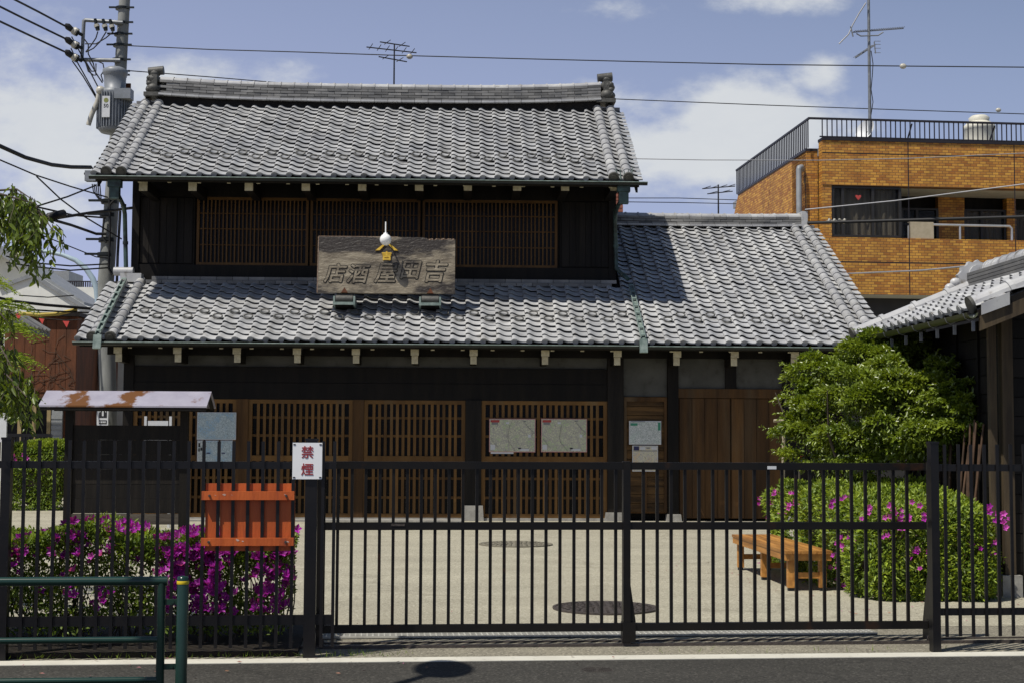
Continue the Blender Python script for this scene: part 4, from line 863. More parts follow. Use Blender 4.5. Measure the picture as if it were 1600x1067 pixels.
# ------------------------------------------------------------ plants
rng = np.random.default_rng(11)
def norm(a): return a/np.maximum(np.linalg.norm(a, axis=1, keepdims=True), 1e-9)
def leaf_obj(name, P, D, L, W, m, parent, fold=.25, droop=.15, face=None, **kw):
    # face: the way the blades look; leaves turn their upper side to the light
    n = len(P); D = norm(D); rv = rng.normal(size=(n, 3)) if face is None else norm(face)+rng.normal(size=(n, 3))*.38; S = norm(np.cross(D, rv)); Nn = norm(np.cross(S, D)); Nn = np.where((Nn*rv).sum(1, keepdims=True) < 0, -Nn, Nn)
    flip = np.where(Nn[:, 2:3] < 0, -1, 1); Nn = Nn*flip; S = S*flip
    L = np.asarray(L).reshape(-1, 1)*np.ones((n, 1)); W = np.asarray(W).reshape(-1, 1)*np.ones((n, 1))
    mid = P + D*L*.45
    A = P; z_ = np.array([[0, 0, 1]]); m1, m2 = P + D*L*.30 - z_*L*droop*.1, P + D*L*.68 - z_*L*droop*.5
    B1, E1 = m1 + S*W*.46 + Nn*W*fold, m1 - S*W*.46 + Nn*W*fold; B2, E2 = m2 + S*W*.40 + Nn*W*fold*.8, m2 - S*W*.40 + Nn*W*fold*.8
    C_ = P + D*L - z_*L*droop
    V = np.stack([A, B1, B2, C_, E2, E1], 1).reshape(-1, 3)
    me = bpy.data.meshes.new(name); me.vertices.add(6*n); me.vertices.foreach_set('co', V.ravel())
    idx = np.arange(n)*6; loops = np.stack([idx, idx+1, idx+2, idx+3, idx, idx+3, idx+4, idx+5], 1).ravel()
    me.loops.add(8*n); me.loops.foreach_set('vertex_index', loops); me.polygons.add(2*n)
    me.polygons.foreach_set('loop_start', np.arange(2*n)*4); me.polygons.foreach_set('loop_total', np.full(2*n, 4))
    me.update(calc_edges=True); me.materials.append(m)
    return put(me, name, parent, kind='stuff', **kw)
def blossom_mesh(m, r=.032):
    mb = MB()
    for k in range(5):
        a = 2*math.pi*k/5; c, s_ = math.cos(a), math.sin(a); c2, s2 = math.cos(a+.55), math.sin(a+.55); c3, s3_ = math.cos(a-.55), math.sin(a-.55)
        mb.add([(0,0,-.02), (c2*r*.75, s2*r*.75, .006), (c*r*1.15, s_*r*1.15, .012), (c3*r*.75, s3_*r*.75, .006)], [(0,1,2),(0,2,3)])
    for k in range(3): a = k*2.1; mb.cyl((0,0,-.015), (.012*math.cos(a), .012*math.sin(a), .03), .0015, .001, 3)
    return mb.mesh('blossom', m)
BLS = [blossom_mesh(M['petal']), blossom_mesh(M['petal2']), blossom_mesh(M['petal'], .026)]
def place_blossom(parent, p, out, k=0, s=1.0):
    q = (Vector(out)+Vector(rng.normal(size=3))*.35).to_track_quat('Z', 'Y').to_euler(); put(BLS[k], 'blossom', parent, p, rot=q, scale=(s, s, s))

# front azalea hedge along the fence
hl = thing('azalea_hedge', 'low loose azalea hedge with magenta flowers behind the black fence near the guard rail', 'hedge', SF.wor((-2.4, .45, .03)), STREET_ANG)
HX0, HX1 = -2.6, 1.70
def prof_h(x): return .80 + .05*np.sin(x*3.1+1) + .04*np.sin(x*7.3)
n = 78000
X = rng.uniform(HX0, HX1, n); yy = rng.uniform(-.52, .45, n); top = prof_h(X)
u_ = rng.random(n); zz = np.where(u_ < .52, top - np.abs(rng.normal(0, .07, n)), top*(1-.92*rng.random(n)**1.0))
clump = (np.sin(X*9+zz*11)+np.sin(yy*12+X*5)+np.sin(zz*17-X*6)) > np.where(zz > .5, -1.3, -.75)
yfar = np.where(zz > top*.7, 1, .85); yy = yy*yfar
P = np.stack([X, yy, zz], 1)[clump]; D = rng.normal(size=P.shape)*.6 + np.array([0, -.25, .8])
leaf_obj('foliage', P, D, rng.uniform(.032, .054, len(P)), rng.uniform(.014, .022, len(P)), M['leaf_az'], hl, face=np.array([[-.25,-.5,.8]])+rng.normal(size=P.shape)*.3)
k = rng.choice(len(P), 6000); P2 = P[k]; P2 = P2[P2[:, 2] > .55]; leaf_obj('young_foliage', P2+np.array([0,0,.02]), rng.normal(size=P2.shape)*.5+np.array([0,-.1,1]), .05, .016, M['leaf_az_light'], hl)
mb = MB()
for i in range(150):
    x = random.uniform(HX0, HX1-.04); y = random.uniform(-.3, .3); z1 = random.uniform(.45, .85)
    p0 = Vector((x, y, -.03)); p1 = p0 + Vector((random.uniform(-.15,.15), random.uniform(-.1,.1), z1*.5)); p2 = p1 + Vector((random.uniform(-.15,.15), random.uniform(-.1,.1), z1*.5))
    p2.x = min(p2.x, HX1); p1.x = min(p1.x, HX1)
    mb.tube([p0, p1, p2], [.007, .005, .003], 4, caps=False)
mb.build('stems', M['bark'], hl, kind='stuff')
cnt = 0
cl = [(random.uniform(HX0, HX1), random.uniform(.62, .88)) for _ in range(42)] + [(random.uniform(.9, 1.62), random.uniform(.25, .8)) for _ in range(16)] + [(random.uniform(HX0, HX1), random.uniform(.3, .65)) for _ in range(13)]
for (x, z) in cl:
    for j in range(random.randint(2, 5)):
        if cnt >= 290: break
        xx = min(HX1+.02, x+random.gauss(0, .06)); zt_ = min(prof_h(xx)+.02, z+random.gauss(0, .05)); fr_ = zt_ > .75
        place_blossom(hl, (xx, random.uniform(-.52, .1) if fr_ else random.uniform(-.55, -.38), zt_), (0, -.8, .7), random.choice((0,0,2,1)), random.uniform(.85, 1.25)); cnt += 1
fl_ = MB(); qs = [BLS[0], BLS[0], BLS[1]]
for i in range(1100):
    if i % 3: x = random.uniform(HX0, HX1); z = prof_h(x) + random.gauss(-.02, .05)
    else: x = random.uniform(.75, HX1); z = random.uniform(.25, .85)
    if math.sin(x*7.3+1)+math.sin(x*17.1)+math.sin(z*14+x*3) < -.35: continue
    z = min(z, prof_h(x)+.035); me = random.choice(qs); rot = (Vector((0,-.8,.7))+Vector(rng.normal(size=3))*.45).to_track_quat('Z', 'Y').to_matrix(); s_ = random.uniform(.8, 1.2)
    p = Vector((x, random.uniform(-.56, .35) if z > prof_h(x)-.05 else random.uniform(-.57, -.42), z)); fl_.add([rot @ v.co*s_ + p for v in me.vertices], [tuple(f.vertices) for f in me.polygons])
fl_.build('blossom_mass', M['petal'], hl, kind='stuff')
# clipped azalea hedge by the bench
hr = thing('azalea_hedge', 'dense clipped bright green azalea hedge with pink flowers behind the bench', 'hedge', (4.02, 16.3, 0), R(2.2))
hw_, hl_, hz_ = .74, 2.35, 1.02
def hedge_pts(n, hw_, hl_, hz_, jit=.075, wts=(.36,.30,.24,.10), bul=.15):
    f = rng.choice(4, n, p=wts); a, b = rng.uniform(-1, 1, n), rng.random(n); P = np.zeros((n, 3)); O = np.zeros((n, 3))
    k = f == 0; P[k] = np.stack([a[k]*hw_, (2*b[k]-1)*hl_, np.full(k.sum(), hz_)], 1); O[k] = (0, 0, 1)
    k = f == 1; P[k] = np.stack([np.full(k.sum(), -hw_), a[k]*hl_, b[k]*hz_], 1); O[k] = (-1, 0, .2)
    k = f == 2; P[k] = np.stack([a[k]*hw_, np.full(k.sum(), -hl_), b[k]*hz_], 1); O[k] = (0, -1, .2)
    k = f == 3; P[k] = np.stack([np.full(k.sum(), hw_), a[k]*hl_, b[k]*hz_], 1); O[k] = (1, 0, .2)
    # round the box over: pull the points in towards a superellipsoid
    q = np.stack([P[:, 0]/hw_, P[:, 1]/hl_, (P[:, 2]-hz_*.35)/(hz_*.65)], 1); q[:, 2] = np.where(q[:, 2] < 0, q[:, 2]*.35, q[:, 2])
    r = (np.abs(q)**5).sum(1)**(1/5); s_ = (1/np.maximum(r, 1)).reshape(-1, 1); c = np.array([0, 0, hz_*.35])
    P = c + (P-c)*s_
    wob = bul*(np.sin(P[:, 0]*5+P[:, 1]*3.3)+np.sin(P[:, 1]*6.1+P[:, 2]*4)+np.sin(P[:, 2]*8-P[:, 1]*2.7))/3
    P = P + norm(O)*(wob - np.abs(rng.normal(0, jit, n))).reshape(-1, 1); P[:, 2] = np.maximum(P[:, 2], .02)
    return P, norm(O)
UPV = np.array([[-.25, -.1, .9]])
P, O = hedge_pts(21000, hw_, hl_, hz_); leaf_obj('foliage', P, O*.45+rng.normal(size=P.shape)*.7, rng.uniform(.045, .075, len(P)), rng.uniform(.020, .030, len(P)), M['leaf_az'], hr, face=O*.75+UPV*.7)
P, O = hedge_pts(9000, hw_, hl_, hz_, .03, (.45,.25,.25,.05)); P += O*.02; leaf_obj('young_foliage', P, O*.5+rng.normal(size=P.shape)*.5+np.array([0,0,.5]), rng.uniform(.05, .075, len(P)), .020, M['leaf_az_light'], hr, face=O*.6+UPV)
core = MB(); core.ball((0, 0, .44), hw_*.86, hl_*.92, .46, 20, 12); core.build('hedge_core', M['bark'], hr)  # solid dark ball added inside so the hedge is not see-through
cl = [hedge_pts(1, hw_, hl_, hz_, .01, (.15,.45,.35,.05)) for _ in range(7)]
for c in ((-.45,-2.3,.82),(-.6,-2.05,.86),(-.32,-2.34,.76),(-.5,-2.25,.66),(-.38,-2.33,.9),(-.7,-1.2,.92),(-.74,.2,.84),(-.74,1.5,.86),(-.74,2.0,.78),(-.72,1.7,.7),(.55,-2.33,.86),(.66,-2.25,.74),(.45,-2.35,.62),(-.2,-2.36,.45),(-.15,-2.36,.9),(.60,-2.3,.5)): cl.append((np.array([c]), np.array([[-.3,-.9,.2]])))
for (p, o_) in cl:
    for j in range(random.randint(3, 9)): place_blossom(hr, Vector(p[0])+Vector(o_[0])*.05+Vector(rng.normal(size=3))*.06, o_[0]+np.array([0,-.4,.3]), random.choice((0, 1, 1)), random.uniform(.7, 1.05))
# far clipped hedge at the left of the yard
q = ground_pt(60, 797); hf = thing('clipped_hedge', 'small clipped green hedge far back beside the notice board', 'hedge', (q.x-.1, q.y+.5, 0), R(2))
P, O = hedge_pts(7000, .62, .6, 1.36, .05, (.3,.25,.35,.10), .06); leaf_obj('foliage', P, O*.45+rng.normal(size=P.shape)*.7, rng.uniform(.05, .09, len(P)), .034, M['leaf_az'], hf, face=O*.75+UPV*.7)
P, O = hedge_pts(1800, .62, .6, 1.36, .02, (.8,.06,.08,.06), .06); leaf_obj('young_foliage', P+np.array([0,0,.03]), rng.normal(size=P.shape)*.4+np.array([0,0,.9]), .09, .03, M['leaf_az_light'], hf)
core = MB(); core.ball((0, 0, .62), .55, .53, .62, 14, 10); core.build('hedge_core', M['bark'], hf)  # dark filler ball added behind the leaves, closes the view through
for (x, z) in ((-.42,1.1),(-.2,1.12),(-.36,1.02),(-.15,1.05),(-.55,.75),(-.60,.70)): place_blossom(hf, (x, -.62, z), (0,-1,.3), 1, 1.6)
# shrub tree behind the bench hedge
ts = thing('shrub_tree', 'bushy glossy leaved shrub tree above the clipped hedge before the dark shed', 'tree', (4.15, 16.9, 0))
base = Vector((4.15, 16.9, 0))
mb = MB()
for i in range(7):
    a = random.uniform(0, 6.28); p0 = Vector((.10*math.cos(a), .10*math.sin(a), 0)); p1 = p0 + Vector((.25*math.cos(a), .25*math.sin(a), .8)); p2 = p1 + Vector((.5*math.cos(a), .4*math.sin(a), .8)); p3 = p2 + Vector((.2*math.cos(a+.5), .2*math.sin(a), .5))
    mb.tube([p0, p1, p2, p3], [.045, .032, .018, .006], 7)
mb.build('trunk', M['bark'], ts)
def pxl(px, py, d): return at(px, py, d) - base
shape = [(1470,600,15.9,46),(1505,660,15.4,34),(1500,612,15.5,30),(1345,566,17.2,38),(1440,660,15.8,60),(1300,700,16.6,50),(1260,700,16.9,40),(1360,600,16.2,60),(1285,605,17.0,60),(1262,640,17.1,52),(1300,665,16.8,60),(1345,585,17.1,66),(1395,565,16.9,62),(1440,585,16.7,58),(1350,640,16.3,72),(1410,640,16.0,74),(1455,625,16.0,60),(1480,655,15.7,52),(1330,695,16.5,55),(1390,700,16.2,56),(1440,695,16.0,56),(1262,588,17.3,42),(1392,537,17.0,30),(1238,672,17.2,34),(1497,635,15.6,34),(1482,690,15.8,36),(1428,548,16.8,36),(1245,610,17.2,34)]
Pl, Dl = [], []
# the crown is made of flattened tiers of foliage with dark gaps between them
for (px, py, d, r) in shape:
    c = np.array(pxl(px, py, d)); rr_ = r*d/FPX
    for q in range(8):
        v = norm(rng.normal(size=(1, 3)))[0]; cc_ = c + v*rr_*.70; sr = rr_*rng.uniform(.26, .44); tone = rng.uniform(.7, 1.0)
        k = int(470*(sr*FPX/d/22)**2*tone)+40; nv = norm(rng.normal(size=(k, 3))); nv[:, 2] = np.where(rng.random(k) < .75, np.abs(nv[:, 2]), nv[:, 2])
        rad = sr*(1-np.abs(rng.normal(0, .16, k))).clip(.3, 1.1); P_ = cc_ + nv*rad.reshape(-1, 1)*np.array([[1.15, 1.1, .62]]); Pl.append(P_); Dl.append(nv*.7 + v*.35 + rng.normal(size=(k, 3))*.45 + np.array([0, 0, .1]))
        for j in range(3):                           # young shoots past the outline
            w = norm((v + rng.normal(size=3)*.7).reshape(1, 3))[0]; w[2] = abs(w[2])*.7+.05; s0 = cc_ + w*sr*.8; Ls = rng.uniform(.06, .20); m_ = 9; t = np.linspace(0, 1, m_).reshape(-1, 1)
            Pl.append(s0 + w*Ls*t + np.array([0, 0, -.04])*t*t); Dl.append(w*.6+rng.normal(size=(m_, 3))*.55)
    k = int(260*(r/60)**2); Pl.append(c + norm(rng.normal(size=(k, 3)))*rr_*rng.uniform(.2, .75, (k, 1))); Dl.append(rng.normal(size=(k, 3)))
P = np.concatenate(Pl); D = np.concatenate(Dl)
Fv = P-np.array([[0,.2,1.7]]); leaf_obj('crown', P, D, rng.uniform(.038, .065, len(P)), rng.uniform(.019, .029, len(P)), M['leaf_tree'], ts, face=norm(Fv)*.55+UPV*.8)
sup = thing('plant_support', 'pale bamboo cross poles tied beside the shrub tree', 'plant support', ground_pt(1222, 868))
b0 = Vector(sup.location); Lc = lambda px, py, dd=0: at(px, py, b0.y+dd)-b0
for (a, b_) in (((1209,657),(1300,655)), ((1211,671),(1310,672))): mb = MB(); mb.tube([Lc(*a), Lc(*b_)], .022, 8); mb.build('cross_pole', M['bamboo'], sup)
mb = MB(); mb.tube([(0, 0, 0), Lc(1225, 650)], .024, 8); mb.build('upright_pole', M['bamboo'], sup)
pg = thing('plant_tag', 'small white name tag with a red top on a stake by the shrub tree', 'plant tag', ground_pt(1250, 866)); b0 = Vector(pg.location)
mb = MB(); a = at(1246, 712, b0.y)-b0; b_ = at(1254.5, 726, b0.y)-b0; mb.box(a.x, b_.x, -.01, .0, b_.z, a.z-.035); mb.build('plate', M['paper'], pg); mb = MB(); mb.box(a.x, b_.x, -.01, .0, a.z-.034, a.z); mb.build('top_band', M['redprint'], pg); mb = MB(); mb.cyl((0,.01,0), (0,.01,a.z-.02), .012, .012, 6); mb.build('stake', M['bamboo'], pg)
# tree hanging in from the left
tl = thing('street_tree', 'leafy tree with drooping branches hanging in beside the utility pole', 'tree', (-6.3, 12.4, 0)); base = Vector(tl.location)
mb = MB(); mb.tube([(0,0,-.05), (.05,.05,1.2), (-.05,0,2.6), (.1,.1,3.9), (.0,.1,5.2)], [.17,.14,.12,.08,.03], 10)
boughs = []
def bough(p, n_tw, sp=.10, big=True): boughs.append((p, n_tw, sp, big))
T_ = lambda px, py, d: at(px, py, d)-base
bough([Vector((0,0,3.3)), T_(-120,290,11.6), T_(-20,298,11.2), T_(52,318,11.0), T_(84,362,10.9)], 56)
bough([Vector((0,0,3.0)), T_(-120,330,11.8), T_(-10,335,11.5), T_(38,350,11.3), T_(56,372,11.2)], 38)
bough([Vector((0,0,3.6)), T_(-130,290,11.6), T_(-30,300,11.5), T_(26,296,11.3), T_(50,312,11.2)], 44)
bough([Vector((0,0,2.1)), T_(-110,560,11.2), T_(-40,560,10.9), T_(10,585,10.7), T_(42,620,10.6)], 44)
bough([Vector((0,0,2.3)), T_(-100,510,11.6), T_(-40,520,11.2), T_(0,540,11.0), T_(22,580,10.9)], 40)
bough([Vector((0,0,2.5)), T_(-120,440,12), T_(-60,450,11.7), T_(-15,470,11.5), T_(8,500,11.4)], 20)
bough([Vector((0,0,4.2)), Vector((.8,.9,4.7)), Vector((1.2,1.6,4.6))], 30); bough([Vector((0,0,4.5)), Vector((-.9,.4,5.2)), Vector((-1.6,.6,5.0))], 34); bough([Vector((0,0,3.6)), Vector((-.9,-.6,4.1)), Vector((-1.7,-1.0,3.8))], 30)
Pb, Db, Ps, Ds = [], [], [], []
for (pts, n_tw, sp, big) in boughs:
    mb.tube(pts, [.05, .024, .012, .007, .004][:len(pts)] if len(pts) > 3 else [.05, .03, .008], 6)
    for i in range(n_tw):
        t = 1 + (len(pts)-2)*(random.random()*.95+.05) if len(pts) > 3 else random.uniform(.3, 1.95); k = min(int(t), len(pts)-2); f = t-k; p = pts[k].lerp(pts[k+1], min(f, 1)) + Vector((random.gauss(0,.03), random.gauss(0,.25), random.gauss(-.02,.03)))
        Lt = random.uniform(.10, .33); dx = Vector((random.gauss(.01,.06), random.gauss(0,.10), -Lt)); m_ = int(Lt/.020)
        mb.tube([p, p+dx*.5+Vector((.02,0,.03)), p+dx], [.004,.003,.002], 3, caps=False)
        for j in range(m_):
            tt = (j+1)/m_; Pb.append(p+dx*tt+Vector((0,0,.03*math.sin(tt*3)))); Db.append(Vector((random.gauss(0,.6), random.gauss(0,.5), -.75)))
mb.build('trunk', M['bark'], tl)
P = np.array([tuple(v) for v in Pb]); D = np.array([tuple(v) for v in Db]); leaf_obj('crown', P, D, rng.uniform(.055, .09, len(P)), rng.uniform(.026, .038, len(P)), M['leaf_cherry'], tl, fold=.2, droop=.1, face=np.array([[-.6,-.6,.5]])+rng.normal(size=P.shape)*.5)
# feathery bush in front of the fence end, paler small leaves
fb = thing('feathery_tree', 'pale green feathery small leaved tree low at the picture edge by the pale gable', 'tree', (-6.0, 14.6, 0)); base = Vector(fb.location)
mb = MB(); mb.tube([(0,0,0), (.05,0,1.0), (.15,0,2.0), (.3,0,2.8)], [.07,.06,.045,.02], 8); mb.build('trunk', M['bark'], fb)
Pl, Dl = [], []
for (px, py, r, d) in ((-20,500,55,14.2),(5,480,38,14.0),(20,515,30,13.9),(-10,560,50,14.0),(22,560,26,13.8),(-30,440,48,14.6),(10,610,34,13.9),(-25,640,40,14.0)):
    c = np.array(T_(px, py, d)); rr_ = r*d/FPX
    for j in range(int(r*1.3)):
        v = norm(rng.normal(size=(1, 3)))[0]; v[2] = abs(v[2])*.5-.1; s0 = c + v*rr_*rng.random()**.5*.8; m_ = 14; t = np.linspace(0, 1, m_).reshape(-1, 1); side = norm(np.cross(v, [[0,0,1.]]))[0]
        pts = s0 + v*.20*t + np.array([0,0,-.10])*t*t; sg = np.where(np.arange(m_) % 2 == 0, 1, -1).reshape(-1, 1); Pl.append(pts); Dl.append(side*sg + v*.4 + rng.normal(size=(m_, 3))*.15)
P = np.concatenate(Pl); D = np.concatenate(Dl); leaf_obj('crown', P, D, .042, .013, M['leaf_az_light'], fb)
# fallen leaves and petals lying about
lf = MB()
for i in range(260):
    if i % 2: p = SF.wor((random.gauss(-1.5, 1.3), random.uniform(-1.4, 2.4), .012))
    else: p = Vector((random.gauss(3.2, .9), random.uniform(12.5, 18.5), .010))
    a = random.uniform(0, 6.28); r_ = random.uniform(.010, .022); lf.add([(p.x+r_*math.cos(a), p.y+r_*math.sin(a), p.z), (p.x-r_*.5*math.sin(a), p.y+r_*.5*math.cos(a), p.z+.006), (p.x-r_*math.cos(a), p.y-r_*math.sin(a), p.z+.002), (p.x+r_*.5*math.sin(a), p.y-r_*.5*math.cos(a), p.z)], [(0,1,2,3)])
o = lf.build('fallen_leaves', mat('dry_leaf', (.20,.12,.04), (.30,.08,.18), scale=3, rough=.8, isl=.4)); tag(o, 'scattered dry leaves and petals on the ground by the hedges', 'leaf litter'); o['kind'] = 'stuff'
# weeds and fallen petals at the kerb
gs = MB()
for i in range(420):
    x = random.uniform(-3.6, .25) if random.random() < .9 else random.uniform(1.5, 4.2); x = min(x, 1.35) if x < 1.4 else x; y = random.uniform(-.46, -.30); h_ = random.uniform(.01, .05); a = random.uniform(0, 6.28); w_ = .003
    gs.add([(x-w_*math.cos(a), y-w_*math.sin(a), .0), (x+w_*math.cos(a), y+w_*math.sin(a), .0), (x+random.gauss(0,.02), y+random.gauss(0,.02), h_)], [(0,1,2)])
o = gs.build('weeds', M['leaf_az'], None, SF.wor((0,0,.01)), STREET_ANG); tag(o, 'sparse green weeds along the kerb under the fence', 'weeds'); o['kind'] = 'stuff'

# ------------------------------------------------------------ dark wooden shed at the right
g0 = ground_pt(1577, 931); SHF = Frame((g0.x, g0.y, 0), HOUSE_ANG)
sh = thing('wooden_shed', 'dark plank shed with a small grey tiled gable roof beside the shrub tree', 'shed', SHF.o, HOUSE_ANG)
EX, EZ, RX, RZ = -.54, 2.80, 1.02, 3.44; YA, YB = -.75, 3.62
SSL = (RZ-EZ)/(RX-EX); SRUN = 1/math.sqrt(1+SSL*SSL); SANG = math.atan(SSL)
for (x, y) in ((0, 0), (0, 3.0), (2.04, 0)):
    mb = MB(); mb.box(x-.055, x+.055, y-.055, y+.055, .22, 3.0 if x < .1 else 2.9); p_ = mb.build('post', mat('grey_weathered_post', (.085,.060,.030), (.035,.024,.013), scale=12, stretch=(1,1,.08), rough=.75, bump=.3) if 'shed_post' not in M else M['shed_post'], sh); M['shed_post'] = p_.data.materials[0]
    mb = MB(); mb.box(x-.10, x+.10, y-.10, y+.10, 0, .215); mb.build('base_stone', M['stone'], sh)
mb = MB(); mb.box(-.17, -.10, -.02, .05, .3, 2.75); mb.build('side_post', M['shed_post'], sh)
for i in range(14): mb = MB(); mb.box(.06, 1.98, .0+.006*(i % 2), .03, .24+i*.195, .24+(i+1)*.195-.008); mb.build('plank', M['dark_board'] if i % 3 else M['dark_wood'], sh)
for i in range(13): mb = MB(); mb.box(-.012, .014, .06, 2.94, .28+i*.195, .28+(i+1)*.195-.008); mb.build('plank', M['dark_board'] if i % 2 else M['dark_wood'], sh)
mb = MB()
for y in (.7, 1.35, 2.0, 2.6): mb.box(-.035, -.0125, y-.02, y+.02, .28, 2.8)
mb.build('batten', M['dark_wood'], sh, kind='stuff')
mb = MB(); mb.box(.03, 2.0, .06, 2.95, .2, 2.8); mb.build('inner_wall', M['dark_wood'], sh)
mb = MB(); mb.prism([(EX, EZ), (RX, RZ), (2*RX-EX, EZ), (2*RX-EX, EZ-.08), (RX, RZ-.09), (EX, EZ-.08)], 'y', YA+.03, YB-.03); rf = mb.build('roof', M['dark_wood'], sh)
mb = MB(); mb.prism([(0, 2.78), (RX, RZ-.12), (2*RX, 2.78)], 'y', .02, .06); mb.build('gable', M['dark_board'], sh)
mb = MB(); mb.prism([(EX+.02, EZ-.06), (RX, RZ-.06), (RX, RZ-.22), (EX+.02, EZ-.20)], 'y', YA+.02, YA+.06); mb.build('barge_board', M['shed_post'], rf)
mb = MB(); mb.prism([(EX+.03, EZ+.06), (EX+.30, EZ+.06+.27*SSL), (EX+.30, EZ-.06+.27*SSL), (EX+.03, EZ-.05)], 'y', YA-.01, YA+.018); mb.build('verge_tile', M['cap'], rf)
ncol = int((YB-YA)/TW)
smooth_tile = {}
for me in (T_PLAIN, T_EAVE): c = me.copy(); c.materials[0] = M['cap']; smooth_tile[me.name] = c
Rz = Matrix.Rotation(-math.pi/2, 3, 'Z') @ Matrix.Rotation(SANG, 3, 'X')
for i in range(ncol):
    for j in range(7):
        p = Vector((EX + j*TEL*SRUN, YB - i*TW, EZ + j*TEL*SSL*SRUN)); put((smooth_tile[T_EAVE.name] if j == 0 else smooth_tile[T_PLAIN.name]), 'tile', rf, p, rot=Rz.to_euler())
roll = MB(); n = 9
def arc2(r, y): return [(r*math.cos(math.pi*k/8), y, r*math.sin(math.pi*k/8)) for k in range(9)]
rows_ = [arc2(.085, 0), arc2(.085, .40), arc2(.105, .401), arc2(.105, .45)]
roll.add([p for q in rows_ for p in q], [(a*9+k, a*9+k+1, (a+1)*9+k+1, (a+1)*9+k) for a in range(3) for k in range(8)], 0, False); ROLL_ = roll.mesh('verge_roll', M['cap'])
for y in (YB-.10, YA+.12):
    for j in range(4): put(ROLL_, 'verge_roll', rf, Vector((EX-.04+j*.45*SRUN, y, EZ+.06+(j*.45-.04)*SSL*SRUN)), rot=Rz.to_euler())
    mb = MB(); mb.cyl((EX-.05, y, EZ+.05), (EX-.02, y, EZ+.062), .09, .09, 14); mb.build('roll_end', M['oni'], rf)
for c in range(4): mb = MB(); mb.box(RX-.14, RX+.14, YA+.2+.02*c, YB-.12, RZ+.02+c*.045, RZ+.058+c*.045); mb.build('ridge_tile', M['noshi'], rf)
rc = MB(); rc.add([p for q in [arc2(.10, 0), arc2(.10, .2), arc2(.115, .201), arc2(.115, .24)] for p in q], [(a*9+k, a*9+k+1, (a+1)*9+k+1, (a+1)*9+k) for a in range(3) for k in range(8)], 0, False); RC_ = rc.mesh('ridge_cap', M['cap'])
for k in range(15): put(RC_, 'ridge_cap', rf, (RX, YA+.2+k*.24, RZ+.20))
mb = MB(); pts = []
for k in range(25):
    a = math.pi*(-.05+1.1*k/24); r = .25+.018*math.cos(k*2.1); pts.append((RX+r*math.cos(a)*1.0, RZ+.10+r*math.sin(a)))
mb.prism(pts, 'y', YB-.12, YB-.03)
for s_ in (-1, 1):
    for k in range(2): mb.ball((RX+s_*(.27+.07*k), YB-.08, RZ+.08-.07*k), .075, .05, .06, 10, 6)
mb.cyl((RX, YB-.03, RZ+.18), (RX, YB+.0, RZ+.18), .12, .10, 14); mb.cyl((RX, YB-.16, RZ+.18), (RX, YB-.12, RZ+.18), .12, .12, 14); mb.build('ridge_ornament', M['cap'], rf)
mb = MB(); k = 7; r = .055
A = [(EX-.06 - r*math.cos(math.pi*i/6), EZ-.03 - r*math.sin(math.pi*i/6)) for i in range(7)]
mb.add([(p[0], y, p[1]) for y in (YA, YB) for p in A], [(i, i+1, 8+i, 7+i) for i in range(6)], 0, True); mb.build('gutter', mat('olive_gutter', (.05,.055,.025), None, rough=.4), sh)
for i in range(8):
    y = YA+.1+i*.52; mb = MB(); mb.tube([(EX-.12, y, EZ-.03), (EX-.10, y, EZ-.075), (EX-.06, y, EZ-.095), (EX-.02, y, EZ-.075), (EX+.0, y, EZ-.03)], .006, 5); mb.bar((EX-.02, y, EZ-.10), (EX-.02, y, EZ-.20), .03, .02); mb.build('gutter_hook', M['steel'], sh)
bs = thing('brushwood_bundle', 'dark dry brushwood sticks leaning on the shed wall behind the hedge', 'brushwood', SHF.wor((-.25, 1.0, 0)), HOUSE_ANG)
for i in range(16):
    y = random.uniform(-.75, .85); mb = MB(); mb.tube([(random.uniform(-.12,.02), y, 0), (.10+random.uniform(-.05,.03), y+random.uniform(-.08,.08), random.uniform(1.4,1.85))], [.020, .012], 5); mb.build('stick', M['stick'], bs)

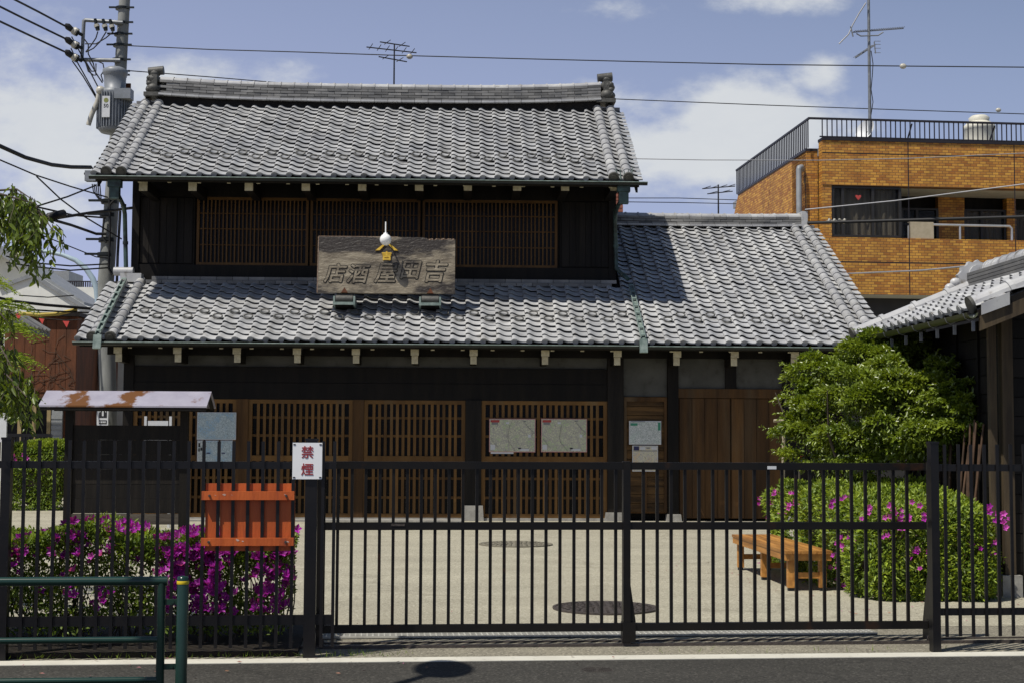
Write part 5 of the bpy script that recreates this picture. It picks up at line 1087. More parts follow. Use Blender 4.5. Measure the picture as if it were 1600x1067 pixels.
# ------------------------------------------------------------ brown brick apartment building
BF = Frame((at(1288, 600, 36).x, 36, 0), R(5.5))
def bx(px, py=330, y=0.0): return BF.onY(px, py, y).x
def bz(py, px=1420, y=0.0): return BF.onY(px, py, y).z
def brick_mat():
    m = bpy.data.materials.new('brown_brick_tile'); m.use_nodes = True; nt = m.node_tree; N = nt.nodes.new; L = nt.links.new; b = nt.nodes['Principled BSDF']; b.inputs['Roughness'].default_value = .6
    tc = N('ShaderNodeTexCoord'); sp = N('ShaderNodeSeparateXYZ'); L(tc.outputs['Object'], sp.inputs[0])
    ad = N('ShaderNodeMath'); ad.operation = 'ADD'; L(sp.outputs[0], ad.inputs[0]); L(sp.outputs[1], ad.inputs[1])
    cb = N('ShaderNodeCombineXYZ'); L(ad.outputs[0], cb.inputs[0]); L(sp.outputs[2], cb.inputs[1])
    br = N('ShaderNodeTexBrick'); L(cb.outputs[0], br.inputs['Vector']); br.inputs['Scale'].default_value = 1; br.inputs['Brick Width'].default_value = .165; br.inputs['Row Height'].default_value = .068; br.inputs['Mortar Size'].default_value = .007; br.inputs['Bias'].default_value = 0
    br.inputs['Color1'].default_value = (.36,.13,.016,1); br.inputs['Color2'].default_value = (.66,.335,.048,1); br.inputs['Mortar'].default_value = (.19,.085,.022,1)
    wn = N('ShaderNodeTexNoise'); wn.inputs['Scale'].default_value = 1.6; wn.inputs['Detail'].default_value = 6; wm = N('ShaderNodeMapping'); wm.inputs['Scale'].default_value = (1.2,1.2,.22); L(tc.outputs['Object'], wm.inputs[0]); L(wm.outputs[0], wn.inputs['Vector'])
    r = N('ShaderNodeMapRange'); L(wn.outputs['Fac'], r.inputs[0]); r.inputs[1].default_value = .3; r.inputs[2].default_value = .7; r.inputs[3].default_value = .68; r.inputs[4].default_value = 1.12
    h = N('ShaderNodeHueSaturation'); L(br.outputs['Color'], h.inputs['Color']); L(r.outputs[0], h.inputs['Value']); L(h.outputs[0], b.inputs['Base Color'])
    bp = N('ShaderNodeBump'); bp.inputs['Strength'].default_value = .5; bp.inputs['Distance'].default_value = .01; bp.invert = True; L(br.outputs['Fac'], bp.inputs['Height']); L(bp.outputs[0], b.inputs['Normal']); return m
M['brick'] = brick_mat()
bb = thing('apartment_building', 'brown brick apartment building with a roof railing behind the tiled wing', 'building', BF.o, BF.a)
Z0, Z1, Z2, Z3 = bz(461), bz(373), bz(292), bz(223); XE = 11.0; xs0 = bx(1260, 330, .35)
def bpart(name, m, *boxes): 
    mb = MB()
    for q in boxes: mb.box(*q)
    return mb.build(name, m, bb)
bpart('brick_band', M['brick'], (0, XE, 0, .3, Z0, Z1)); bpart('brick_band', M['brick'], (0, XE, 0, .3, Z2, Z3))
bpart('corner_pier', M['brick'], (xs0, -.002, .35, 1.6, 0, Z3-.22))
xw = bx(1300)
bpart('wall', M['brick'], (0, xw, .02, .3, Z1, Z2)); 
mb = MB(); zt = BF.onX if False else None
yfar1, yfar2 = 7.2, 10.2
mb.prism([(.36, 0), (.36, Z3-.22), (yfar1, Z3-.22), (yfar2, Z3-3.3), (yfar2, 0)], 'x', xs0, xs0+.3); mb.build('side_wall', M['brick'], bb)
bpart('balcony_floor', M['pale_wall'], (0, XE, .3, 1.5, Z1-.9, Z1-.8)); bpart('balcony_ceiling', mat('pale_soffit', (.50,.49,.42), None, rough=.8), (xw, XE, .3, 1.5, Z2+.002, Z2+.1))
bpart('back_wall', M['brick'], (bx(1466,330,1.5), bx(1507,330,1.5), 1.5, 1.7, Z1-.8, Z2)); bpart('back_wall', M['brick'], (bx(1572,330,1.5), bx(1586,330,1.5), 1.45, 1.7, Z1-.8, Z2))
bpart('roof_slab', M['grey_roof'], (xs0+.3, XE, .3, 9, Z3-.35, Z3-.15)); bpart('coping', M['darkrail'], (-.01, XE, -.03, .33, Z3, Z3+.07)); bpart('coping', M['darkrail'], (xs0-.02, -.012, .33, yfar1, Z3-.22, Z3-.15))
bpart('inner_wall', M['dark_board'], (xw+.2, XE, 1.9, 2.1, 0, Z3-.4)); bpart('lower_wall', M['alu'], (0, XE, .9, 1.1, 0, Z0-.02))
bpart('band_soffit', M['pale_wall'], (0, XE, .05, .9, Z0-.012, Z0-.002))
def bwindow(px0, px1, y, z0, z1, panes, curtain=True, hgt=None):
    x0, x1 = bx(px0, 330, y), bx(px1, 330, y); fr = MB(); f_ = .05
    fr.box(x0, x1, y, y+.08, z0, z0+f_); fr.box(x0, x1, y, y+.08, z1-f_, z1)
    for px in [px0]+panes+[px1]:
        x = bx(px, 330, y); x = min(max(x, x0+f_/2), x1-f_/2); fr.box(x-f_/2-.01, x+f_/2+.01, y-.004, y+.084, z0+f_, z1-f_)
    o = fr.build('window', M['alu'], bb); gl = MB(); gl.box(x0+f_, x1-f_, y+.055, y+.06, z0+f_, z1-f_); g_ = gl.build('pane', M['pane'], o)
    if curtain:
        cu = MB(); n = int((x1-x0)/.045); xs_ = [x0+f_+(x1-x0-2*f_)*i/n for i in range(n+1)]; ys_ = [y+.20+.03*math.sin(i*1.5)+.015*math.sin(i*.37) for i in range(n+1)]
        cu.add([(xs_[i], ys_[i], z) for z in (z0, z1) for i in range(n+1)], [(i, i+1, n+2+i, n+1+i) for i in range(n)], 0, True); cu.build('curtain', M['curtain'], o)
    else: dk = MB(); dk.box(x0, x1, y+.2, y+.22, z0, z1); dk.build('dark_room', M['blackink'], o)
    return o
gm = bpy.data.materials.new('window_glass'); gm.use_nodes = True; b_ = gm.node_tree.nodes['Principled BSDF']; b_.inputs['Base Color'].default_value = (.02,.02,.02,1); b_.inputs['Roughness'].default_value = .08; b_.inputs['Alpha'].default_value = .35; b_.inputs['Specular IOR Level'].default_value = .2; M['pane'] = gm
bwindow(1300, 1408, .05, Z1+.02, Z2-.02, [1317, 1364]); bwindow(1408, 1466, 1.5, Z1-.8, Z2-.3, [1433], False); bwindow(1507, 1572, 1.5, Z1-.8, Z2-.3, [1534]); bwindow(1587, 1680, 1.5, Z1-.8, Z2-.3, [1630])
bpart('bay_side', M['alu'], (bx(1405), bx(1409), .14, 1.5, Z1, Z2))
for px in (1420, 1586): mb = MB(); x = bx(px); mb.box(x-.012, x+.012, -.003, .001, Z0, Z3); mb.build('expansion_joint', M['darkrail'], bb)
for py in (242, 411): mb = MB(); z = bz(py); mb.box(0, XE, -.0035, .001, z-.012, z+.012); mb.build('expansion_joint', M['darkrail'], bb)
# balcony rail
x0, x1 = bx(1422), bx(1583); zr = bz(350); mb = MB(); mb.tube([(x0, .10, Z1), (x0, .10, zr-.06), (x0+.06, .10, zr), (x1-.06, .10, zr), (x1, .10, zr-.06), (x1, .10, Z1)], .035, 8)
for px in (1502,): x = bx(px); mb.cyl((x, .10, Z1), (x, .10, zr), .03, .03, 8)
mb.build('balcony_rail', M['railsteel'], bb)
hx0, hx1 = bx(1422), bx(1459)
cl_ = thing('beige_mat', 'beige mat hung over the steel balcony rail of the brick building', 'mat', BF.wor(((hx0+hx1)/2, .04, Z1)), BF.a); mb = MB(); w_ = (hx1-hx0)/2; mb.box(-w_, w_, -.02, .02, .005, zr-Z1+.05); mb.box(-w_, w_, .021, .13, zr-Z1+.04, zr-Z1+.06); mb.build('cloth', M['beige'], cl_)
ht = thing('window_charm', 'small red heart shaped charm hanging in the curtained apartment window', 'ornament', BF.wor((bx(1342), .03, bz(316))), BF.a); mb = MB(); mb.prism([(0,.02),(.075,.11),(.07,.15),(.03,.155),(0,.13),(-.03,.155),(-.07,.15),(-.075,.11)], 'y', 0, .012); mb.build('heart', M['redprint'], ht)
# roof railing with bars
zrt = bz(188, 1420, .15); zb = Z3+.07
rl_ = MB(); rl_.box(-.02, XE, .12, .17, zrt-.05, zrt); rl_.box(-.02, XE, .13, .16, zb+.04, zb+.07); xr = xs0+.12; rr_ = rl_.build('roof_railing', M['darkrail'], bb)
brm = MB(); brm.box(-.012, .012, -.012, .012, zb, zrt-.05); BB = brm.mesh('baluster', M['darkrail'])
x = .05
while x < 7.2: put(BB, 'baluster', rr_, (x, .145, 0)); x += .128
rl2 = MB(); zs = zrt-.12; ya = .2
rl2.box(xr-.12, xr-.07, .15, yfar1+.3, zrt-.05, zrt); rl2.box(xr-.12, .0, .12, .17, zrt-.05, zrt); rr2 = rl2.build('roof_railing', M['darkrail'], bb)
brm = MB(); brm.box(-.012, .012, -.02, .02, Z3-.15, zrt-.05); B2 = brm.mesh('baluster', M['darkrail'])
y = .25
while y < yfar1+.3: put(B2, 'baluster', rr2, (xr-.095, y, 0)); y += .16
for px in (1430, 1560): mb = MB(); x = bx(px); mb.bar((x, .15, zrt-.1), (x, .75, zb-.2), .03, .03); mb.build('rail_strut', M['darkrail'], bb)
pp = thing('drain_pipe', 'pale grey drain pipe with a bent top on the brick corner', 'pipe', BF.wor((bx(1243, 300, .5), .2, 0)), BF.a)
yp = 1.3; o_ = BF.loc(pp.location); za, zb_ = BF.onY(1243, 262, o_.y).z, BF.onY(1243, 330, o_.y).z
mb = MB(); mb.tube([(.0, 0, zb_-1.5), (0, 0, za-.06), (.02, .02, za), (.10, .10, za+.03), (.16, .25, za)], .07, 10); mb.build('pipe', M['grey_roof'], pp)
tk = thing('water_tank', 'cream round water tank on the brick building roof behind the railing', 'tank', BF.wor((bx(1530, 205, 2.5), 2.5, Z3-.15)), BF.a)
r_ = (bx(1553, 205, 2.5)-bx(1508, 205, 2.5))/2; zt_ = bz(193, 1530, 2.5)-(Z3-.15)
mb = MB(); mb.lathe([(r_,0),(r_,.25),(r_*1.04,.26),(r_*1.04,.32),(r_,.33),(r_,zt_-.2),(r_*1.05,zt_-.18),(r_*1.05,zt_-.1),(r_*.8,zt_),(r_*.5,zt_+.06),(0,zt_+.08)], n=28); mb.build('body', M['tank'], tk)
mb = MB(); mb.lathe([(.25,zt_),(.28,zt_+.14),(.2,zt_+.20),(0,zt_+.21)], n=16); mb.build('hatch', M['tank'], tk)
ds = thing('satellite_dish', 'small white satellite dish behind the roof railing under the aerial mast', 'satellite dish', BF.wor((bx(1355, 207, 1.0), 1.0, Z3-.15)), BF.a); zc = bz(206, 1355, 1.0)-(Z3-.15)
mb = MB(); prof_ = [(0,0),(.12,.012),(.22,.05),(.30,.10)]; mb.lathe(prof_, n=20); dd = mb.build('dish', M['paper'], ds, (0,0,zc), rot=(R(70), 0, R(-60))); mb = MB(); mb.cyl((0,0,0), (0,0,zc), .025, .025, 8); mb.build('stand', M['steel'], ds)

# ------------------------------------------------------------ television aerials
def antenna(label, px, base_py, d, top_py, yagis, m='steel', r=.022, zbase=None):
    b0 = at(px, base_py, d); t = thing('tv_antenna', label, 'antenna', b0); h_ = at(px, top_py, d).z - b0.z
    mb = MB(); mb.cyl((0,0,-.3), (0,0,h_), r, r*.8, 8); mb.build('mast', M[m], t)
    for (pxa, pya, pxb, pyb, dz, n_, ln, vert) in yagis:
        A, B_ = at(pxa, pya, d)-b0, at(pxb, pyb, d+dz)-b0; A.y -= .05; B_.y -= .05; mb = MB(); mb.bar(A, B_, .022, .022); bo = mb.build('boom', M[m], t)
        ax = (B_-A).normalized(); el = ax.cross(Vector((0,0,1))).normalized() if not vert else Vector((0,0,1)); em_ = MB(); em_.cyl(-el*ln/2, el*ln/2, .009, .009, 5); me = em_.mesh('element', M[m])
        for k in range(n_): put(me, 'element', bo, A.lerp(B_, (k+.5)/n_)+Vector((0,0,.02)))
    return t
antenna('thin television aerial standing behind the main roof ridge', 615.5, 140, 32, 70, ((573,75,651,84,.3,6,.5,False),(594,67,640,74,.3,2,.4,False),(592,90,636,98,.3,2,.4,False)), 'alu', .02)
ant = antenna('tall mast with two television aerials on the brick building roof', 1359.5, 222, 37, -12, ((1332,52,1411,46,.4,22,.22,False),(1336,92,1366,72,.6,12,.18,False)), 'steel', .045)
mb = MB(); b0 = Vector(ant.location); Q = lambda px, py: at(px, py, 36.9)-b0
mb.tube([Q(1353,5), Q(1342,22), Q(1332,40), Q(1326,54), Q(1311,69)], .018, 5); mb.build('loop_arm', M['palewire'], ant)
mb = MB(); mb.tube([Q(1361,80), Q(1364,100), Q(1363,118), Q(1361,140), Q(1364,160), Q(1361,180)], .012, 5); mb.build('feed_cable', M['cable'], ant)
mb = MB()
for (a, c) in (((1329,42),(1333,58)),): mb.bar(Q(*a), Q(*c), .03, .03)
mb.tube([Q(1338,53), Q(1345,57), Q(1372,56), Q(1380,51)], .018, 5); mb.bar(Q(1366,66), Q(1368,84), .025, .025)
for py in (65, 70, 76, 83): mb.bar(Q(1366,py), Q(1376,py), .012, .012)
mb.build('reflector', M['steel'], ant, kind='stuff')
antenna('small television aerial rising beyond the wing roof ridge', 1122.5, 335, 33, 289, ((1097,296,1148,292,.3,4,.4,False),(1105,304,1144,300,.3,2,.3,False)), 'alu', .02)

# ------------------------------------------------------------ utility pole with transformer
PD = 34.0
pb_ = ground_pt(161, 676+EYE*FPX/PD); PB = Vector((pb_.x, PD, 0)); up_ = thing('utility_pole', 'tall leaning concrete utility pole carrying a grey transformer', 'utility pole', PB)
U = lambda px, py, dd=0.0: at(px, py, PD+dd)-PB
mb = MB(); mb.tube([(0,0,-.1), U(165.5,440), U(183,200), U(197,-40)], [.21,.19,.155,.125], 16); mb.build('pole', M['concrete_pole'], up_)
def Tb(name, pts, r, m, n=8): mb = MB(); mb.tube(pts, r, n); return mb.build(name, M[m], up_)
Tb('crossarm', [U(192,36,-.2), U(134,32,-.2), U(131,34,-.2), U(128,93,-.2), U(131,94,-.2), U(188,95,-.2)], .05, 'steel', 6)
for py, rr_ in ((14,.17),(37,.17),(55,.16),(72,.17),(95,.18),(113,.2),(119,.2)):
    c = U(190-(py-40)*.065, py); mb = MB(); mb.cyl(c+Vector((0,0,-.03)), c+Vector((0,0,.03)), rr_, rr_, 14); mb.bar(c+Vector((-.3,-.1,0)), c+Vector((.3,-.1,0)), .04, .04); mb.build('clamp_band', M['gutter'], up_)
for (py) in (46, 67, 87):
    e = py+9; st_ = [U(128, e, -.25), U(120, e-4, -.35), U(112, e-8, -.45), U(106, e-13, -.5), U(102, e-16, -.55)]
    mb = MB(); mb.tube([st_[0], st_[1]], .04, 6, mi=0); ds_ = mb.build('insulator', [M['gutter'], M['porcelain']], up_)
    for k in range(5): p = st_[1].lerp(st_[2], k/4); q_ = (st_[2]-st_[1]).normalized(); mb = MB(); mb.cyl(p-q_*.02, p+q_*.02, .10 if k < 4 else .07, .06, 10); mb.build('disc', M['porcelain'] if k > 1 else M['gutter'], ds_)
    mb = MB(); mb.tube(st_[2:], [.07,.085,.04], 8); mb.build('clamp_cover', M['cable'], ds_)
for (px, py) in ((149.5,34),(162,34.5),(173,35)):
    mb = MB(); mb.cyl(U(px-1, py-4, -.26), U(px+1, py+6, -.26), .035, .04, 8, mi=0); mb.cyl(U(px+1, py+5, -.26), U(px+2.5, py+9, -.26), .065, .065, 10, mi=1); mb.cyl(U(px+2.5, py+9, -.26), U(px+3.5, py+14, -.26), .055, .045, 10, mi=0); mb.build('cutout_switch', [M['gutter'], M['porcelain']], up_)
for pts in ([(153,50),(150,60),(142,72),(134,82)], [(166,50),(156,66),(146,76),(134,82)], [(177,50),(165,60),(150,69),(133,69)], [(132,62),(138,70),(138,85),(146,100),(150,118),(146,118),(138,112),(133,96)], [(152,96),(161,100),(163,110),(158,118),(161,128)], [(140,97),(152,118),(160,130)], [(133,95),(143,112),(150,112),(150,100)], [(112,58),(128,88),(155,140)], [(111,76),(122,100),(150,150)], [(113,96),(130,120),(154,160)]):
    Tb('jumper_cable', [U(px, py, -.3) for px, py in pts], .016, 'cable', 5)
tc0, tc1 = U(178, 205, -.55), U(178, 147, -.55); tr_ = MB(); R_ = .36
hT = tc1.z-tc0.z; tr_.lathe([(0,-.06),(R_*.85,-.05),(R_*.97,0),(R_,.03),(R_,hT)], (tc0.x, tc0.y, tc0.z), 28); tr_.lathe([(R_,hT),(R_*.98,hT+.05),(R_*.66,hT+.10),(R_*.72,hT+.42),(R_*.80,hT+.46),(R_*.80,hT+.56),(R_*.5,hT+.62),(0,hT+.63)], (tc0.x, tc0.y, tc0.z), 28); tb_ = tr_.build('transformer', M['trafo'], up_)
fn = MB(); fn.box(-.009, .009, -.045, 0, .04, hT-.03); FN = fn.mesh('cooling_fin', M['trafo'])
for k in range(36):
    a = 2*math.pi*k/36; put(FN, 'cooling_fin', tb_, (tc0.x+R_*math.sin(a), tc0.y-R_*math.cos(a), tc0.z), rotz=a)
pz = U(173, 170, -.55).z; px_ = U(173.5, 170, -.55).x; yF = tc0.y-R_-.05
mb = MB(); mb.box(px_-.09, px_+.09, yF-.012, yF, pz-.30, pz+.20); pl_ = mb.build('plate', M['paper'], tb_); M['olive'] = mat('olive_print', (.25,.27,.08), None)
put(text_mesh('50', .12, .002, M['blackink'], .001), 'number', pl_, (px_, yF-.015, pz-.03)); mb = MB(); mb.cyl((px_, yF-.016, pz+.10), (px_, yF-.012, pz+.10), .055, .055, 16); mb.build('round_mark', M['olive'], pl_)
c = U(193, 146, -.95); mb = MB(); mb.box(c.x-.22, c.x+.16, c.y, c.y+.3, c.z-.12, c.z+.12); mb.build('switch_box', M['trafo'], up_)
mb = MB(); mb.tube([U(155,146,-.8), U(152,160,-.8), U(143,180,-.8), U(138,196,-.8)], .06, 8); mb.ball(U(157,142,-.8), .11); mb.build('bushing', M['porcelain'], up_)
mb = MB(); q = U(197, 150, .1); mb.box(q.x-.02, q.x+.10, q.y, q.y+.05, q.z-.5, q.z+.3); mb.build('backing_plate', M['rust_wall'], up_)
for pts, r_ in (([(171,310),(172,360),(170,420),(176,430)], .03), ([(188,330),(184,400),(182,470)], .035), ([(163,340),(160,370),(166,380)], .025), ([(178,290),(180,312),(172,320),(168,330)], .03)): Tb('riser_cable', [U(px, py, -.25) for px, py in pts], r_, 'cable', 5)
for (px, py) in ((172,316),(170,337),(168,376),(166,399)): c = U(px, py); mb = MB(); mb.cyl(c+Vector((0,0,-.05)), c+Vector((0,0,.05)), .21, .21, 14); mb.bar(c+Vector((-.45,-.2,0)), c+Vector((.1,-.2,0)), .06, .05); mb.build('clamp_band', M['gutter'], up_)
jb = thing('cable_junction_box', 'grey junction box on a strand under the main roof corner by the pole', 'junction box', at(145, 276, 33)); mb = MB(); mb.box(-.16, .16, -.1, .1, -.12, .12); mb.build('box', M['trafo'], jb); mb = MB(); mb.cyl((-.16,0,.06), (-.2,0,.06), .03, .03, 6); mb.cyl((.0,0,.12), (.0,0,.2), .02, .02, 6); mb.build('gland', M['cable'], jb)
for k in range(5): Tb('hanging_loop', [U(144+k*3, 288, -.4), U(146+k*3, 300+k*3, -.4), U(153+k*2, 310+k*2, -.4), U(160, 318, -.4)], .014, 'cable', 4)
# street direction sign fixed to the pole
sg = thing('arrow_sign', 'narrow white street sign with a black up arrow on the utility pole', 'sign', PB+U(160, 664, -.5)); h_ = U(160,632,-.5).z-U(160,664,-.5).z; w_ = (U(168.5,650).x-U(151,650).x)
mb = MB(); mb.box(-w_/2, w_/2, -.01, .01, 0, h_+.25); pl_ = mb.build('plate', M['paper'], sg)
mb = MB(); mb.box(-w_/2+.05, w_/2-.03, -.014, -.0102, h_-.30, h_-.0); a_ = mb.build('black_square', M['blackink'], sg)
zc = h_-.15; mb = MB(); mb.prism([(-.012,zc-.11),(.028,zc-.11),(.028,zc+.03),(.085,zc-.03),(.085,zc+.025),(.008,zc+.11),(-.069,zc+.025),(-.069,zc-.03),(-.012,zc+.03)], 'y', -.018, -.0142); mb.build('arrow', M['paper'], a_)
mb = MB(); mb.box(-w_/2+.05, w_/2-.03, -.014, -.0102, .03, .12); mb.build('black_band', M['blackink'], sg)
for k in range(4): mb = MB(); mb.box(-w_/2+.06+k*.04, -w_/2+.09+k*.04, -.018, -.0142, .055, .095); mb.build('print_mark', M['paper'], sg)
mb = MB(); mb.bar((0,.01,.1), (0,.5,.1), .03, .03); mb.build('bracket', M['steel'], sg)

# ------------------------------------------------------------ street lamps
SLD = 40.0; lb_ = ground_pt(154, 676+EYE*FPX/SLD); sl_ = thing('street_lamp', 'pale blue curved arm street lamp behind the house verge', 'street lamp', (lb_.x, SLD, 0)); b0 = Vector(sl_.location); Q = lambda px, py: at(px, py, SLD)-b0
mb = MB(); mb.tube([(0,0,0), Q(153,470), Q(151,452), Q(145,436), Q(134,420), Q(118,407), Q(98,399), Q(76,394), Q(50,391)], [.11,.09,.085,.08,.075,.07,.06,.055,.05], 12); mb.build('pole', M['lamp_blue'], sl_)
mb = MB(); a, e = Q(52,391), Q(13,389); mb.tube([a, Q(44,390), Q(34,389.5), Q(22,387.5), Q(14,387)], [.055,.10,.13,.12,.05], 12); mb.build('lamp_head', M['lamp_blue'], sl_)
mb = MB(); mb.ball(Q(27,396), .21, .16, .11); mb.build('lamp_glass', M['porcelain'], sl_)

# ------------------------------------------------------------ background at the left
def place(name, label, cat, px, d): q = at(px, 700, d); return thing(name, label, cat, (q.x, d, 0))
G = place('gabled_building', 'pale grey gabled building far behind the drooping tree', 'building', 60, 48); b0 = Vector(G.location); Q = lambda px, py, d=48: at(px, py, d)-b0
ap, ea = Q(-2, 383), Q(137, 474); wl = Q(122, 470)
mb = MB(); mb.prism([(wl.x, 0), (wl.x, ea.z+.15), (ap.x, ap.z-.15), (2*ap.x-wl.x, ea.z+.15), (2*ap.x-wl.x, 0)], 'y', .3, 2.6); mb.build('wall', M['pale_wall'], G)
mb = MB(); mb.prism([(ea.x, ea.z), (ap.x, ap.z), (2*ap.x-ea.x, ea.z), (2*ap.x-ea.x, ea.z-.22), (ap.x, ap.z-.26), (ea.x, ea.z-.22)], 'y', -.4, 2.9); mb.build('roof', M['grey_roof'], G)
a2, e2 = Q(54, 433, 46.5), Q(150, 493, 46.5); l2 = Q(0, 452, 46.5)
mb = MB(); mb.prism([(e2.x, 0), (e2.x, e2.z), (a2.x, a2.z), (l2.x, l2.z), (l2.x, 0)], 'y', -1.6, .29); mb.build('porch_wall', M['pale_wall'], G)
mb = MB(); mb.bar((a2.x, -1.65, a2.z+.04), (e2.x, -1.65, e2.z+.04), .12, .06, up=(0,-1,0)); mb.bar((a2.x, -1.65, a2.z+.04), (l2.x, -1.65, l2.z+.04), .12, .06, up=(0,-1,0)); mb.build('verge_trim', M['grey_roof'], G)
RB = place('rust_brown_building', 'rust brown ivy stained building behind the notice board roof', 'building', 70, 38); b0 = Vector(RB.location); Q = lambda px, py, d=38: at(px, py, d)-b0
x0, x1, zt_ = Q(8,500).x, Q(121,500).x, Q(60,489).z
for i in range(7): mb = MB(); xa = x0+(x1-x0)*i/7; xb_ = x0+(x1-x0)*(i+1)/7; mb.box(xa+.006, xb_-.006, -.02, 0, Q(60,612).z, zt_-.2); mb.build('cladding_panel', M['rust_wall'], RB)
mb = MB(); mb.box(x0, x1, .001, 6, 0, zt_-.1); mb.build('wall', M['rust_wall'], RB); mb = MB(); mb.box(x0-.1, x1+.1, -.15, 6.1, zt_-.1, zt_); mb.build('coping', M['dark_board'], RB)
mb = MB(); mb.box(x0+.1, Q(78,650).x, -.06, .0, .3, Q(60,622).z); f_ = mb.build('shop_window', M['glass_dark'], RB)
for k in range(4): mb = MB(); x = x0+.1+(Q(78,650).x-x0-.1)*k/3; mb.box(x-.05, x+.05, -.1, -.061, 0, Q(60,622).z); mb.build('window_post', M['amber_wall'], f_)
mb = MB(); mb.box(Q(82,650).x, Q(99,650).x, -.08, 0, 0, Q(90,632).z); s_ = mb.build('shutter', M['shutter'], RB)
for k in range(14): mb = MB(); z = .1+k*.14; mb.box(Q(82,650).x, Q(99,650).x, -.095, -.081, z, z+.1); mb.build('shutter_slat', M['shutter'], s_)
vn = MB()
for i in range(26):
    p = Vector((random.uniform(x0, x1), -.035, random.uniform(1.8, 3.0))); pts = [p.copy()]
    for j in range(9): p = p + Vector((random.gauss(0,.16), 0, random.uniform(.0,.20))); p.z = min(p.z, zt_-.25); p.x = min(max(p.x, x0), x1); pts.append(p.copy())
    vn.tube(pts, .005, 3, caps=False)
vn.build('vine_stems', M['bark'], RB, kind='stuff')
pr = place('porch_roof', 'small dark tiled porch roof before the rust brown building', 'roof', 40, 36); b0 = Vector(pr.location); Q = lambda px, py, d=36: at(px, py, d)-b0
mb = MB(); A, B_ = Q(22,492), Q(60,517); mb.prism([(A.x-1.2, A.z), (A.x, A.z), (B_.x, B_.z), (B_.x, B_.z-.1), (A.x, A.z-.12), (A.x-1.2, A.z-.12)], 'y', -.8, .9); mb.build('deck', M['noshi'], pr)
for k in range(6): y = -.75+k*.3; mb = MB(); mb.tube([(A.x, y, A.z+.03), (B_.x+.04, y, B_.z+.03)], .06, 7); mb.build('tile_roll', M['noshi'], pr)
mb = MB(); mb.box(A.x-.2, A.x-.1, -.5, -.4, 0, A.z-.12); mb.box(A.x-1.1, A.x-1.0, -.5, -.4, 0, A.z-.12); mb.build('support', M['dark_wood'], pr, kind='stuff')
pn = place('pennant_string', 'string of small red triangular pennants before the rust brown building', 'pennants', 60, 34); b0 = Vector(pn.location); Q = lambda px, py, d=34: at(px, py, d)-b0
mb = MB(); mb.tube([Q(-30,476), Q(0,483), Q(28,489), Q(65,497), Q(103,501), Q(128,499)], .008, 4); mb.build('string', M['cable'], pn)
for (px, py, w_, h_) in ((28,490,11,10),(65,497.5,9,9),(103,501,11,11)):
    a, b_, c = Q(px-w_/2,py), Q(px+w_/2,py+.8), Q(px+1,py+h_); mb = MB(); mb.add([a,b_,c,a+Vector((0,.01,0)),b_+Vector((0,.01,0)),c+Vector((0,.03,0))], [(0,1,2),(5,4,3),(0,3,4,1),(1,4,5,2),(2,5,3,0)]); mb.build('pennant', M['flag'], pn)
ps = place('pale_shop_front', 'narrow pale wall with steel trim seen between the house eave and notice board', 'building', 155, 42); b0 = Vector(ps.location); Q = lambda px, py, d=42: at(px, py, d)-b0
mb = MB(); mb.box(Q(128,600).x, Q(215,600).x, 0, 4, 0, Q(150,535).z); mb.build('wall', M['pale_wall'], ps); mb = MB(); mb.box(Q(128,600).x, Q(137,600).x, -.06, -.001, 0, Q(150,540).z); mb.build('steel_trim', M['steel'], ps)
for (a, b_, c, d_) in ((143,588,150,608),(158,586,166,612),(142,655,150,690)): mb = MB(); mb.box(Q(a,b_).x, Q(c,b_).x, -.03, -.002, Q(a,d_).z, Q(a,b_).z); mb.build('window', M['glass_dark'], ps)
mb = MB(); mb.box(Q(136,604).x, Q(170,604).x, -.08, -.031, Q(150,612).z, Q(150,607).z); mb.build('rail', M['steel'], ps)
cb = place('distant_block', 'flat roofed pale block with a roof rail far behind the street lamp', 'building', 120, 75); b0 = Vector(cb.location); Q = lambda px, py, d=75: at(px, py, d)-b0
mb = MB(); mb.box(Q(60,460).x, Q(230,460).x, 0, 8, 0, Q(120,449).z); mb.build('wall', M['pale_wall'], cb); mb = MB(); mb.box(Q(68,430).x, Q(81,430).x, 1, 3, Q(120,449).z, Q(75,420).z); mb.box(Q(80,430).x, Q(103,430).x, .5, 3, Q(120,449).z, Q(90,422).z); mb.build('roof_block', M['grey_roof'], cb, kind='stuff')
mb = MB(); zt_ = Q(120,439).z; mb.box(Q(95,440).x, Q(170,440).x, .1, .15, zt_-.06, zt_); rl_ = mb.build('roof_rail', M['darkrail'], cb); mb = MB(); mb.box(-.03, .03, .1, .15, Q(120,449).z, zt_-.06); me = mb.mesh('rail_post', M['darkrail'])
for k in range(22): put(me, 'rail_post', rl_, (Q(95,440).x+k*.115, 0, 0))
bf2 = place('low_black_fence', 'low black slat fence far back behind the clipped hedge', 'fence', 40, 33); b0 = Vector(bf2.location); Q = lambda px, py, d=33: at(px, py, d)-b0
mb = MB(); mb.box(Q(-40,680).x, Q(80,680).x, 0, .05, Q(40,682).z, Q(40,677).z); mb.build('top_rail', M['black'], bf2); mb = MB(); mb.box(-.035, .035, .06, .08, .05, Q(40,678).z); me = mb.mesh('slat', M['black'])
for k in range(17): put(me, 'slat', bf2, (Q(-40,680).x+k*.108, 0, 0))
wp = place('white_signboard', 'plain white standing signboard at the far edge behind the tree', 'signboard', 3, 29); b0 = Vector(wp.location); Q = lambda px, py, d=29: at(px, py, d)-b0
